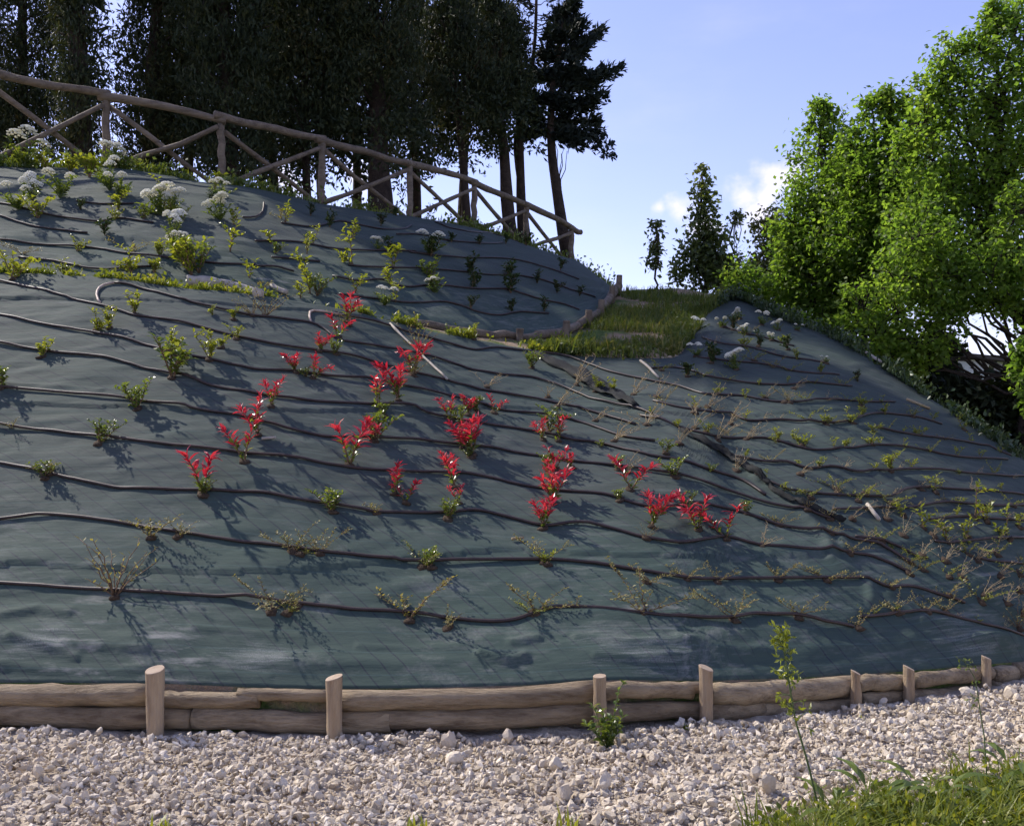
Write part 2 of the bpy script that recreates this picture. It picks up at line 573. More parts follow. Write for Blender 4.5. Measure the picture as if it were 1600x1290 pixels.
def table(rows):
    """rows of (bearing, elevation, distance) -> functions distance(bearing), height(bearing)"""
    r = np.array(rows, float)
    fd = pchip(r[:, 0], r[:, 2])
    fz = pchip(r[:, 0], EYE + (HORIZON - r[:, 1]) / FPX * r[:, 2])
    return fd, fz


# foot of the lower bank (top of the log edging)
T_d, T_z = table([(-1200, 1050, 6.2), (-500, 1062, 6.0), (0, 1065, 5.9), (240, 1067, 5.8), (520, 1075, 5.75), (800, 1070, 5.8), (937, 1062, 5.85),
                  (1103, 1062, 6.05), (1337, 1053, 6.5), (1541, 1037, 7.1), (1600, 1032, 7.4), (1800, 995, 8.8), (2400, 930, 13)])
# crest of the lower bank
C_d, C_z = table([(-1200, 395, 10.7), (-400, 410, 10.7), (0, 428, 10.7), (150, 437, 10.6), (300, 455, 10.5), (400, 465, 10.6), (500, 480, 10.8), (560, 492, 11),
                  (650, 515, 11.3), (750, 534, 11.6), (850, 551, 11.9), (950, 562, 12), (1000, 563, 12), (1050, 562, 12.05), (1080, 535, 12.9), (1110, 490, 14.3),
                  (1150, 470, 15.6), (1200, 492, 14.8), (1300, 531, 13.8), (1400, 590, 12.8), (1500, 655, 11.8), (1600, 720, 10.8), (1800, 800, 11), (2400, 880, 15)])
# foot of the upper bank
B_d, B_z = table([(-1200, 400, 11.7), (-400, 420, 11.7), (0, 440, 11.6), (300, 462, 11.4), (500, 487, 11.6), (560, 493, 11.7), (650, 508, 12.0), (750, 525, 12.4),
                  (800, 530, 12.8), (850, 529, 13.2), (880, 523, 13.6), (900, 516, 14.0), (930, 500, 14.9), (950, 480, 15.9), (965, 456, 17.0), (1000, 453, 17.3),
                  (1050, 452, 17.2), (1110, 462, 16.3), (1150, 469, 15.8), (1200, 492, 14.95), (1300, 531, 13.95), (1400, 590, 12.95), (1500, 655, 11.95), (1600, 720, 10.95),
                  (1800, 800, 11.15), (2400, 880, 15.2)])
# crest of the upper bank
F_d, F_z = table([(-1200, 210, 14.4), (-400, 245, 15.2), (0, 262, 15.7), (165, 264, 16.6), (345, 290, 16.8), (503, 320, 18.2), (640, 340, 19.6), (740, 358, 21), (822, 384, 22.4),
                  (893, 413, 23.6), (930, 434, 22.3), (950, 446, 20), (965, 455, 17.8), (1000, 452, 18.2), (1050, 450.5, 18), (1110, 459, 17), (1150, 468.5, 16.2),
                  (1200, 492, 15.2), (1300, 531, 14.2), (1400, 590, 13.2), (1500, 655, 12.2), (1600, 720, 11.2), (1800, 800, 11.4), (2400, 880, 15.5)])
BULGE1 = pchip([-1200, 0, 600, 900, 1100, 1300, 1450, 1600, 2400], [.06, .06, .08, .13, .22, .33, .36, .28, .2])
BULGE2 = pchip([-1200, 0, 500, 800, 893, 950, 970, 2400], [.25, .25, .3, .4, .45, .15, 0, 0])
LEFTNESS = pchip([-1200, 880, 960, 1000, 2400], [1, 1, .25, 0, 0])
NL, NB, NU, NP = 240, 46, 110, 40         # rows: lower bank, ledge, upper bank, back


def ledge(u, s):
    d = C_d(u) + s * (B_d(u) - C_d(u))
    z = C_z(u) + s * (B_z(u) - C_z(u))
    return d, z


def lower(u, s):
    d0, d1, z0, z1 = T_d(u), C_d(u), T_z(u), C_z(u)
    z = z0 + s * (z1 - z0) + BULGE1(u) * np.sin(np.pi * s)
    return d0 + s * (d1 - d0), z


def upper(u, s):
    d0, d1, z0, z1 = B_d(u), F_d(u), B_z(u), F_z(u)
    z = z0 + s * (z1 - z0) + BULGE2(u) * np.sin(np.pi * s) * np.clip((d1 - d0) / 5, 0, 1)
    return d0 + s * (d1 - d0), z


def back(u, s):
    k = LEFTNESS(u)
    d0, z0 = F_d(u), F_z(u)
    dL, zL = d0 + 30 * s, z0 - .4 * s - 7.5 * np.clip((s - .45) / .55, 0, 1) ** 1.5
    dR, zR = d0 + 12 * s, z0 + (-.45 - z0) * np.clip(s * 1.35, 0, 1) ** 1.15
    return dL * k + dR * (1 - k), zL * k + zR * (1 - k)


def pt(u, d, z):
    u, d, z = np.broadcast_arrays(u, d, z)
    return np.stack([(u - 800) / FPX * d, d, z], -1)


def ground_z(x, y):
    """gravel strip in front of the bank"""
    return -.05 - .016 * np.clip(x, 0, 8) ** 1.3 * .6 + .035 * fbm(x * 1.3, y * 1.3, 5, 4) + .03 * fbm(x * 5, y * 5, 8, 3) + .018 * np.abs(fbm(x * 16, y * 16, 28, 2))


# folds and ridges in the lower cloth: (pixels of the fold line, height, half width)
FOLDS = [([(840, 560), (913, 597), (993, 645), (1060, 680), (1104, 702), (1140, 722), (1185, 752)], .055, .05),
         ([(1185, 752), (1249, 795), (1296, 815)], .045, .05),
         ([(1249, 798), (1275, 825), (1292, 850), (1300, 868)], .05, .06), ([(1315, 845), (1318, 860), (1322, 880)], .04, .05),
         ([(1300, 880), (1340, 905), (1358, 920), (1362, 945)], .05, .05), ([(1385, 935), (1400, 960)], .03, .05),
         ([(1380, 805), (1430, 830), (1465, 868), (1510, 900), (1560, 945), (1600, 970)], .05, .06),
         ([(1460, 850), (1530, 885), (1600, 925)], .04, .05), ([(1440, 970), (1520, 1000), (1600, 1015)], .05, .08),
         ([(1200, 610), (1290, 690), (1400, 770)], .03, .06), ([(1350, 600), (1450, 650), (1540, 700)], .03, .08),
         ([(590, 640), (660, 655), (730, 668)], .03, .03), ([(320, 595), (360, 600), (385, 603)], .05, .025), ([(560, 578), (650, 610), (720, 630)], .025, .03),
         ([(750, 1025), (790, 1036), (820, 1030)], .05, .03), ([(800, 1010), (840, 1003)], .04, .03), ([(0, 965), (60, 955), (110, 960)], .045, .04),
         ([(0, 1043), (80, 1050), (180, 1050), (230, 1047)], .04, .03), ([(255, 1050), (330, 1056), (420, 1062)], .03, .025),
         ([(640, 1062), (720, 1065), (860, 1058)], .025, .025), ([(1180, 1050), (1290, 1046), (1400, 1038)], .03, .03),
         ([(-40, 600), (60, 606), (160, 612)], .018, .02), ([(560, 1012), (640, 1016), (720, 1012)], .02, .02), ([(300, 985), (390, 990), (470, 996)], .018, .02), ([(900, 1000), (980, 1008), (1080, 1010)], .03, .03),
         ([(1060, 1000), (1130, 1020), (1220, 1024)], .03, .035), ([(930, 1030), (1010, 1036), (1080, 1030)], .025, .025), ([(100, 1010), (170, 1018), (230, 1016)], .025, .025), ([(20, 1000), (70, 1012), (120, 1030)], .03, .03),
         ([(1420, 1005), (1500, 1008), (1580, 1000)], .03, .03), ([(780, 690), (830, 700), (880, 708)], .02, .03), ([(700, 655), (760, 680), (800, 690)], .02, .03), ([(1040, 690), (1080, 712), (1120, 735)], .03, .03)]


def base_hit(u, v, zone='lower', last=False):
    """where the line of sight at bearing/elevation (u, v) meets the bank"""
    s = np.linspace(0, 1, 400)
    parts = {'lower': (lower,), 'upper': (upper,), 'ledge': (ledge,), 'all': (lower, ledge, upper, back), 'top': (ledge, upper)}[zone]
    dd, zz = [], []
    for p in parts:
        a, b = p(u, s)
        dd.append(np.asarray(a))
        zz.append(np.asarray(b))
    dd, zz = np.concatenate(dd), np.concatenate(zz)
    vv = HORIZON - (zz - EYE) / dd * FPX
    k = np.where(vv <= v)[0]
    i = int(k[0]) if len(k) else int(np.argmin(np.abs(vv - v)))
    if i > 0 and vv[i] <= v < vv[i - 1]:
        t = (vv[i - 1] - v) / (vv[i - 1] - vv[i])
        d, z = dd[i - 1] + t * (dd[i] - dd[i - 1]), zz[i - 1] + t * (zz[i] - zz[i - 1])
    else:
        d, z = dd[i], zz[i]
    return np.array([(u - 800) / FPX * d, d, z])


FOLD3 = [(np.array([base_hit(u, v) for u, v in p]), h, w) for p, h, w in FOLDS]


def seg_dist(P, line):
    best = np.full(len(P), 1e9)
    for a, b in zip(line[:-1], line[1:]):
        ab = b - a
        t = np.clip(((P - a) @ ab) / (ab @ ab), 0, 1)
        best = np.minimum(best, np.linalg.norm(P - (a + t[:, None] * ab), axis=1))
    return best


def cloth_lift(P, s, which):
    """height of the cloth above the bank: swells, creases and folds"""
    x, y = P[:, 0], P[:, 1]
    t = P[:, 2]
    z = .012 + .022 * (fbm(x * .9 + 3, t * 2.6, 21, 3) + .5) + .012 * fbm(x * 2.2, t * 7.5, 33, 3)
    z = z + .02 * np.clip(fbm(x * 1.2 + t * 2.5, t * 9 - x * 1.5, 47, 2), 0, 1)
    k = P[:, 2] + .10 * fbm(x * .45, x * 0 + 2, 83, 3) + .012 * fbm(x * 4, x * 0, 84, 2) + .35
    z = z + .016 * np.clip(1 - (k % 1.15) / .22, 0, 1)          # each sheet laps over the one below
    if which == 'lower':
        low = np.clip(1 - s / .22, 0, 1)
        z = z + low * .035 * np.clip(fbm(x * 1.4, t * 10, 60, 3), 0, 1)
        for line, h, w in FOLD3:
            lo, hi = line.min(0) - 4 * w, line.max(0) + 4 * w
            k = np.where((P >= lo).all(1) & (P <= hi).all(1))[0]
            if len(k):
                d = seg_dist(P[k], line)
                z[k] = z[k] + .75 * h * np.exp(-(d / w) ** 2) * (.8 + .5 * vnoise(P[k, 0] * 9, P[k, 2] * 9, 5))
    else:
        z = z + .02 * np.clip(fbm(x * 1.0, t * 5, 71, 3), 0, 1)
    # pulled tight at the top and bottom edges
    return z * np.clip(s / .03, 0.2, 1)


def grid_faces(nu, ns):
    i = np.arange(nu - 1)[:, None] * ns
    j = np.arange(ns - 1)[None, :]
    return np.stack([i + j, i + ns + j, i + ns + j + 1, i + j + 1], -1).reshape(-1, 4)


def set_uv(me, uv_by_vert):
    lay = me.uv_layers.new(name='UVMap')
    vi = np.zeros(len(me.loops), np.int32)
    me.loops.foreach_get('vertex_index', vi)
    lay.data.foreach_set('uv', uv_by_vert[vi].astype(np.float32).ravel())


def bank_grid(fn, us, ss):
    U, S = np.meshgrid(us, ss, indexing='ij')
    d, z = fn(U, S)
    return U, S, pt(U, d, z)


def arc_uv(G3):
    mid = G3[:, G3.shape[1] // 3]
    a = np.concatenate([[0], np.cumsum(np.linalg.norm(np.diff(mid, axis=0), axis=1))])
    b = np.concatenate([np.zeros((len(G3), 1)), np.cumsum(np.linalg.norm(np.diff(G3, axis=1), axis=2), axis=1)], 1)
    return np.stack([np.broadcast_to(a[:, None], b.shape), b], -1).reshape(-1, 2)


# --- hillside under the cloth
us = np.unique(np.concatenate([np.linspace(-1200, -100, 60), np.linspace(-100, 1700, 300), np.linspace(1700, 2400, 50)]))
rows = []
for fn, ss in ((lower, np.linspace(0, 1, 50)), (ledge, np.linspace(0, 1, 40)[1:]), (upper, np.linspace(0, 1, 40)[1:]), (back, np.linspace(0, 1, 40)[1:])):
    U, S, P3 = bank_grid(fn, us, ss)
    if fn in (lower,):
        P3[..., 2] -= .05 * np.sin(np.pi * np.clip(S, 0, 1)) ** .3
    if fn is upper:
        P3[..., 2] -= .05 * np.sin(np.pi * S) ** .3 * (np.clip((F_d(U) - B_d(U)) - .6, 0, 1))
    if fn is ledge:
        amp = np.clip((B_d(U) - C_d(U)) - .3, 0, 1)
        P3[..., 2] += (.09 * fbm(P3[..., 0] * 1.7, P3[..., 1] * 1.7, 90, 4)) * np.sin(np.pi * S) * amp
    rows.append(P3)
foot = rows[0][:, :1].copy()
foot[..., 1] += .02
foot[..., 2] = -.8
hill = np.concatenate([foot] + rows, 1)
acc = Acc()
acc.add(hill.reshape(-1, 3), grid_faces(hill.shape[0], hill.shape[1]))
tag(acc.build('hillside', M['earth'], smooth=True), kind='structure')

# --- cloth sheets
SEAM = pchip([700, 830, 913, 993, 1104, 1171, 1249, 1320, 1420, 1600, 2400], [470, 557, 597, 647, 701, 744, 797, 835, 870, 960, 1200])


def build_cloth():
    us = np.unique(np.concatenate([np.linspace(-500, -20, 70), np.linspace(-20, 1640, 520), np.linspace(1640, 2000, 40)]))
    ss = np.linspace(0, 1, NL)
    U, S, P3 = bank_grid(lower, us, ss)
    flat = P3.reshape(-1, 3)
    lift = cloth_lift(flat, S.ravel(), 'lower')
    nrm = np.array([0, -.5, .86])
    out = flat + lift[:, None] * nrm
    uv = arc_uv(P3)
    # hem tucked behind the log, top edge turned down into the soil
    g3 = out.reshape(P3.shape)
    hem = g3[:, :1].copy()
    hem[..., 1] += .05
    hem[..., 2] -= .14
    top = g3[:, -1:].copy()
    top[..., 1] += .06
    top[..., 2] -= .10
    full = np.concatenate([hem, g3, top], 1)
    uvf = uv.reshape(len(us), NL, 2)
    uvf = np.concatenate([uvf[:, :1] - (0, .1), uvf, uvf[:, -1:] + (0, .1)], 1).reshape(-1, 2)
    F = grid_faces(len(us), NL + 2)
    V = full.reshape(-1, 3)
    cen = V[F].mean(1)
    pu, pv = cen[:, 0] / cen[:, 1] * FPX + 800, HORIZON - (cen[:, 2] - EYE) / cen[:, 1] * FPX
    right = (pu > 835) & (pv < SEAM(np.maximum(pu, 700)))
    for sel, label in ((~right, 'grey-green woven ground cloth pinned over the sunny front of the lower bank'),
                       (right, 'grey-green woven ground cloth over the shaded flank below the leafy trees')):
        f = F[sel]
        idx, inv = np.unique(f, return_inverse=True)
        a = Acc()
        a.add(V[idx], inv.reshape(-1, 4))
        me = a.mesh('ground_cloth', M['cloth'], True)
        set_uv(me, uvf[idx])
        o = bpy.data.objects.new('ground_cloth', me)
        COL.objects.link(o)
        tag(o, label, 'ground cloth', 'ground cloths on the banks')
    us = np.unique(np.concatenate([np.linspace(-500, -20, 60), np.linspace(-20, 968, 330)]))
    ss = np.linspace(0, 1, NU)
    U, S, P3 = bank_grid(upper, us, ss)
    flat = P3.reshape(-1, 3)
    fade = np.clip((965 - U.ravel()) / 20, 0.15, 1)
    out = flat + (cloth_lift(flat, S.ravel(), 'upper') * fade)[:, None] * nrm
    g3 = out.reshape(P3.shape)
    top = g3[:, -1:].copy()
    top[..., 1] += .25
    top[..., 2] -= .05
    full = np.concatenate([g3, top], 1)
    uvf = arc_uv(P3).reshape(len(us), NU, 2)
    uvf = np.concatenate([uvf, uvf[:, -1:] + (0, .25)], 1).reshape(-1, 2)
    a = Acc()
    a.add(full.reshape(-1, 3), grid_faces(len(us), NU + 1))
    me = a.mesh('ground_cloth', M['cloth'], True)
    set_uv(me, uvf)
    o = bpy.data.objects.new('ground_cloth', me)
    COL.objects.link(o)
    tag(o, 'slate-grey woven ground cloth on the upper bank below the rail fence', 'ground cloth', 'ground cloths on the banks')


build_cloth()


def hit(u, v, zone=None, lift=.02):
    """point on the cloth seen at (u, v)"""
    if zone is None:
        zone = 'all'
    p = base_hit(u, v, zone)
    p = p + np.array([0, -.5, .86]) * lift
    return p


def hit_lift(P):
    """cloth height over bank at points (N,3), lower bank"""
    return cloth_lift(P, np.full(len(P), .5), 'lower')


# --- gravel strip and the ground beyond
xs = np.unique(np.concatenate([np.linspace(-14, -4.8, 60), np.linspace(-4.8, 6, 420), np.linspace(6, 16, 60)]))
ys = np.unique(np.concatenate([np.linspace(-7, 3.4, 60), np.linspace(3.4, 8.2, 200), np.linspace(8.2, 10, 12)]))
X, Y = np.meshgrid(xs, ys, indexing='ij')
acc = Acc()
acc.add(np.stack([X, Y, ground_z(X, Y)], -1).reshape(-1, 3), grid_faces(len(xs), len(ys)))
gravel_ground = tag(acc.build('gravel_ground', M['gravel_bed'], smooth=True), kind='structure')
acc = Acc()
n = 60
th = np.linspace(0, 2 * np.pi, n, endpoint=False)
acc.add(np.concatenate([[[0, 0, -.62]], np.stack([np.cos(th) * 60, np.sin(th) * 60, np.full(n, -.62)], -1), np.stack([np.cos(th) * 1500, np.sin(th) * 1500, np.full(n, -.62)], -1)]),
        np.stack([np.zeros(n, int), 1 + np.arange(n), 1 + (np.arange(n) + 1) % n], -1),
        np.stack([1 + np.arange(n), 1 + n + np.arange(n), 1 + n + (np.arange(n) + 1) % n, 1 + (np.arange(n) + 1) % n], -1))
tag(acc.build('ground', M['field']), kind='structure')

# ------------------------------------------------------------------ stones on the gravel strip
phi = (1 + 5 ** .5) / 2
ICO_V = unit(np.array([(-1, phi, 0), (1, phi, 0), (-1, -phi, 0), (1, -phi, 0), (0, -1, phi), (0, 1, phi), (0, -1, -phi), (0, 1, -phi), (phi, 0, -1), (phi, 0, 1), (-phi, 0, -1), (-phi, 0, 1)], float))
ICO_F = np.array([(0, 11, 5), (0, 5, 1), (0, 1, 7), (0, 7, 10), (0, 10, 11), (1, 5, 9), (5, 11, 4), (11, 10, 2), (10, 7, 6), (7, 1, 8), (3, 9, 4), (3, 4, 2), (3, 2, 6), (3, 6, 8), (3, 8, 9), (4, 9, 5), (2, 4, 11), (6, 2, 10), (8, 6, 7), (9, 8, 1)])


def ico2():
    v, f, cache = [tuple(x) for x in ICO_V], [], {}

    def m(a, b):
        k = (min(a, b), max(a, b))
        if k not in cache:
            v.append(tuple(unit((np.array(v[a]) + np.array(v[b])) / 2)))
            cache[k] = len(v) - 1
        return cache[k]
    for a, b, c in ICO_F:
        ab, bc, ca = m(a, b), m(b, c), m(c, a)
        f += [(a, ab, ca), (b, bc, ab), (c, ca, bc), (ab, bc, ca)]
    return np.array(v), np.array(f)


def rot_mats(n):
    q = unit(RNG.normal(size=(n, 4)))
    w, x, y, z = q.T
    return np.stack([np.stack([1 - 2 * (y * y + z * z), 2 * (x * y - z * w), 2 * (x * z + y * w)], -1),
                     np.stack([2 * (x * y + z * w), 1 - 2 * (x * x + z * z), 2 * (y * z - x * w)], -1),
                     np.stack([2 * (x * z - y * w), 2 * (y * z + x * w), 1 - 2 * (x * x + y * y)], -1)], 1)


def border_y(x):
    """y of the log edging for a given x"""
    u = np.linspace(-1100, 2300, 400)
    d = T_d(u)
    return np.interp(x, (u - 800) / FPX * d, d)


def stones(n, lo, hi, density_far=True):
    d = RNG.uniform(3.5, 9.0, n * 2)
    uu = RNG.uniform(-140, 1740, n * 2)
    keep = RNG.random(n * 2) < (d / 9.0)           # even over the ground
    d, uu = d[keep], uu[keep]
    x = (uu - 800) / FPX * d
    k = d < border_y(x) - .16
    x, d = x[k][:n], d[k][:n]
    size = lo + (hi - lo) * RNG.random(len(x)) ** 2.4
    return x, d, size


x, y, size = stones(62000, .005, .026)
n = len(x)
shapes = ICO_V[None] * (1 + .32 * RNG.normal(size=(40, 12, 1))) * RNG.uniform(.6, 1.15, size=(40, 1, 3))
V = shapes[RNG.integers(0, 40, n)] * size[:, None, None] * (1, 1, .8)
V = np.einsum('nij,nkj->nki', rot_mats(n), V)
hump = .006 * RNG.random(n) + .03 * np.clip(fbm(x * 4, y * 4, 15, 2) + .3, 0, 1)
V += np.stack([x, y, ground_z(x, y) + size * .15 + hump], -1)[:, None]
acc = Acc()
acc.add(V.reshape(-1, 3), (np.arange(n)[:, None, None] * 12 + ICO_F[None]).reshape(-1, 3))
tag(acc.build('gravel', M['stone'], parent=gravel_ground), kind='stuff')

I2V, I2F = ico2()
STONE_MESH = []
for k in range(14):
    v = I2V * (1 + .13 * RNG.normal(size=(len(I2V), 1))) * RNG.uniform(.65, 1.2, 3)
    for _ in range(5):                               # broken faces
        nn = unit(RNG.normal(size=3))
        dd = v @ nn
        v = v - np.clip(dd - RNG.uniform(.5, .75), 0, None)[:, None] * nn
    a = Acc()
    a.add(v, I2F)
    STONE_MESH.append(a.mesh('stone', M['stone']))
x, y, size = stones(300, .02, .058)
for i in range(len(x)):
    o = bpy.data.objects.new('stone', STONE_MESH[i % len(STONE_MESH)])
    o.parent = gravel_ground
    o.location = (x[i], y[i], float(ground_z(x[i], y[i])) + size[i] * .45 + .02)
    o.rotation_euler = (random.uniform(0, 6), random.uniform(0, 6), random.uniform(0, 6))
    o.scale = (size[i], size[i] * random.uniform(.8, 1.2), size[i] * random.uniform(.6, .9))
    COL.objects.link(o)

NRM = np.array([0, -.5, .86])


def smooth_line(pts, step=10.0):
    """Catmull-Rom through pixel points"""
    p = np.array(pts, float)
    if len(p) < 3:
        n = max(2, int(np.linalg.norm(p[-1] - p[0]) / step))
        return p[0] + np.linspace(0, 1, n)[:, None] * (p[-1] - p[0])
    q = np.concatenate([[2 * p[0] - p[1]], p, [2 * p[-1] - p[-2]]])
    out = []
    for i in range(1, len(q) - 2):
        n = max(2, int(np.linalg.norm(q[i + 1] - q[i]) / step))
        t = np.linspace(0, 1, n, endpoint=False)[:, None]
        a, b, c, d = q[i - 1], q[i], q[i + 1], q[i + 2]
        out.append(.5 * (2 * b + (c - a) * t + (2 * a - 5 * b + 4 * c - d) * t * t + (3 * b - a - 3 * c + d) * t ** 3))
    out.append(p[-1:])
    return np.concatenate(out)


def on_cloth(px, zone, extra=0.0):
    P = np.array([base_hit(u, v, zone) for u, v in px])
    if zone == 'upper':
        l = cloth_lift(P, np.full(len(P), .5), 'upper')
    elif zone == 'lower':
        l = cloth_lift(P, np.full(len(P), .5), 'lower')
    else:
        l = np.full(len(P), .01)
    return P + (l + extra)[:, None] * NRM


# ------------------------------------------------------------------ log edging at the foot of the bank
def log_part(name, P, r, parent, mat, sides=14, ends=True):
    a = Acc()
    n = len(P)
    s = np.linspace(0, 1, n)
    rr = r * (1 + .10 * np.interp(s, np.linspace(0, 1, 6), RNG.normal(size=6) * .6) + .025 * RNG.normal(size=n))
    loc = P[0].copy()
    tube(a, P - loc, rr, sides, True, .05)
    return a.build(name, mat, parent, True, loc)


def post_part(name, base, top, r, parent, mat, slant=(.0, .0)):
    a = Acc()
    n = 7
    P = np.asarray(base) + np.linspace(0, 1, n)[:, None] * (np.asarray(top) - np.asarray(base))
    tube(a, P - P[0], r * (1 + .04 * RNG.normal(size=n)), 14, False, .04)
    v = a.v[0]
    ring = v[-14:]
    ring[:, 2] += (ring[:, 0] - ring[:, 0].mean()) * slant[0] + (ring[:, 1] - ring[:, 1].mean()) * slant[1]
    o = a.build(name, mat, parent, True, P[0])
    c = Acc()
    cen = ring.mean(0) + (0, 0, .004)
    inner = cen + (ring - cen) * .97 + (0, 0, .003)
    c.add(np.concatenate([ring, inner, [cen]]), np.stack([np.arange(14), (np.arange(14) + 1) % 14, 14 + (np.arange(14) + 1) % 14, 14 + np.arange(14)], -1),
          np.stack([14 + np.arange(14), 14 + (np.arange(14) + 1) % 14, np.full(14, 28)], -1))
    c.build('sawn_top', M['cut'], o, False)
    return o


edging = empty('log_edging', (0, 5.8, 0))
inv = Matrix.Translation((0, -5.8, 0))
tag(edging, 'low edging of two stacked round logs and stakes between cloth and gravel', 'log edging')
edging.location = (0, 0, 0)


def edge_line(u0, u1, dz, dy, wob=.012, n=14, tilt=0.0):
    u = np.linspace(u0, u1, n)
    d = T_d(u) + dy
    P = pt(u, d, T_z(u) + dz + tilt * np.linspace(-1, 1, n))
    P[:, 2] += wob * np.interp(np.linspace(0, 1, n), np.linspace(0, 1, 5), RNG.normal(size=5))
    P[:, 1] += wob * np.interp(np.linspace(0, 1, n), np.linspace(0, 1, 5), RNG.normal(size=5))
    return P


RL = .060
for (a, b, r, dz, tilt) in [(-420, -60, .062, -.064, 0), (-56, 236, .064, -.066, .004), (240, 405, .050, -.074, .012), (372, 524, .036, -.036, -.004), (526, 934, .060, -.060, .0),
                            (938, 1080, .052, -.056, .004), (1040, 1106, .034, -.038, .0), (1108, 1334, .066, -.07, .003), (1338, 1412, .054, -.056, .0), (1424, 1545, .056, -.055, .004),
                            (1550, 1640, .052, -.075, -.012), (1585, 1760, .06, -.05, .01), (1764, 2000, .06, -.06, 0)]:
    log_part('log', edge_line(a, b, dz, -.045, .006, 14, tilt), r, edging, M['log'])
for (a, b, r, dz) in [(-420, -20, .062, -.19), (-18, 300, .062, -.19), (303, 610, .064, -.185), (528, 930, .062, -.175), (932, 1190, .055, -.175), (1104, 1338, .05, -.185), (1342, 1440, .048, -.165),
                      (1436, 1545, .045, -.165), (1548, 1700, .05, -.17), (1704, 2000, .055, -.17)]:
    log_part('log', edge_line(a, b, dz, -.05, .006), r, edging, M['log'])
for (u, v, wpx, s) in [(242, 1046, 28, (.1, .25)), (522, 1058, 25, (.25, .1)), (937, 1056, 21, (.05, .1)), (1103, 1043, 22, (-.35, .15)), (1337, 1050, 16, (-.5, .1)), (1420, 1043, 17, (-.5, .1)),
                       (1541, 1027, 14, (-.4, .1)), (-190, 1050, 25, (.1, .1)), (1700, 1000, 14, (0, .1))]:
    d = float(T_d(u)) - .165
    r = wpx * d / FPX / 2
    x = (u - 800) / FPX * d
    zt = EYE + (HORIZON - v) / FPX * d
    post_part('stake', (x + .004, d, -.25), (x, d, zt), r, edging, M['stake'], s)

# low edging round the foot of the upper bank
up_edge = tag(empty('log_edging'), 'small curved log edging below the upper bank beside the grassy mound', 'log edging')


def b_line(u0, u1, dz, dy, n=12):
    u = np.linspace(u0, u1, n)
    P = pt(u, B_d(u) + dy, B_z(u) + dz)
    P[:, 2] += .012 * np.interp(np.linspace(0, 1, n), np.linspace(0, 1, 5), RNG.normal(size=5))
    return P


for (a, b, r, dz) in [(640, 770, .05, .02), (768, 842, .05, .03), (838, 905, .062, .05), (902, 942, .06, .06), (940, 968, .065, .07), (770, 845, .04, -.05), (830, 915, .045, -.06)]:
    log_part('log', b_line(a, b, dz, -.1), r, up_edge, M['pole'], 10)
for (u, h) in [(810, .16), (883, .22), (918, .26), (938, .3), (955, .3), (966, .35)]:
    d = float(B_d(u)) - .22
    z = float(B_z(u))
    x = (u - 800) / FPX * d
    post_part('stake', (x, d, z - .3), (x + .02, d, z + h * .7), .05, up_edge, M['pole'])
acc_spot = base_hit(967, 452, 'all')

# ------------------------------------------------------------------ rail fence with crossed braces
fence = tag(empty('rail_fence'), 'rustic round-pole fence with crossed braces along the top of the bank', 'fence')
FP = [(-235, 15.1, 75), (-20, 15.95, 118), (166, 17.0, 152), (346, 17.25, 191), (503, 18.6, 221), (640, 20.0, 258), (741, 21.5, 287), (822, 23.0, 322), (893, 24.4, 358)]
tops, bases = [], []
for (u, d, v) in FP:
    x = (u - 800) / FPX * d
    tops.append(np.array([x, d, EYE + (HORIZON - v) / FPX * d]))
    bases.append(np.array([x, d, float(F_z(u)) - .12]))
ext = tops[-1] + (tops[-1] - tops[-2]) * .28 + (0, 0, -.06)
RAIL = [t + (0, 0, .0) for t in tops] + [ext]
for i, (t, b) in enumerate(zip(tops, bases)):
    a = Acc()
    P = b + np.linspace(0, 1, 9)[:, None] * (t - b + (0, 0, -.03))
    P[:, 0] += .012 * RNG.normal(size=9)
    tube(a, P - b, .064 * (1 + .06 * RNG.normal(size=9)), 10, True, .05)
    a.build('post', M['pole'], fence, True, b)
for i in range(len(RAIL) - 1):
    p, q = RAIL[i], RAIL[i + 1]
    dirv = unit(q - p)
    P = (p - dirv * .12) + np.linspace(0, 1, 12)[:, None] * (q - p + dirv * (.2 if i < len(RAIL) - 2 else .0))
    P[:, 2] += .02 * np.interp(np.linspace(0, 1, 12), np.linspace(0, 1, 5), RNG.normal(size=5)) + (.035 if i % 2 else 0.0) + .02
    P[:, 1] += -.03
    a = Acc()
    tube(a, P - P[0], np.linspace(.074, .062, 12) * (1 + .04 * RNG.normal(size=12)), 12, True, .04)
    a.build('rail', M['pole'], fence, True, P[0])
for i in range(len(tops) - 1):
    for k, (p, q, dy) in enumerate([(tops[i] + (0, 0, -.12), bases[i + 1] + (0, 0, .16), .055), (bases[i] + (0, 0, .2), tops[i + 1] + (0, 0, -.12), -.06)]):
        P = p + np.linspace(.02, .98, 10)[:, None] * (q - p)
        P[:, 1] += dy
        P[:, 2] += .015 * np.interp(np.linspace(0, 1, 10), np.linspace(0, 1, 4), RNG.normal(size=4))
        a = Acc()
        tube(a, P - P[0], np.linspace(.049, .04, 10) * (1 + .05 * RNG.normal(size=10)), 9, True, .05)
        a.build('brace', M['pole'], fence, True, P[0])

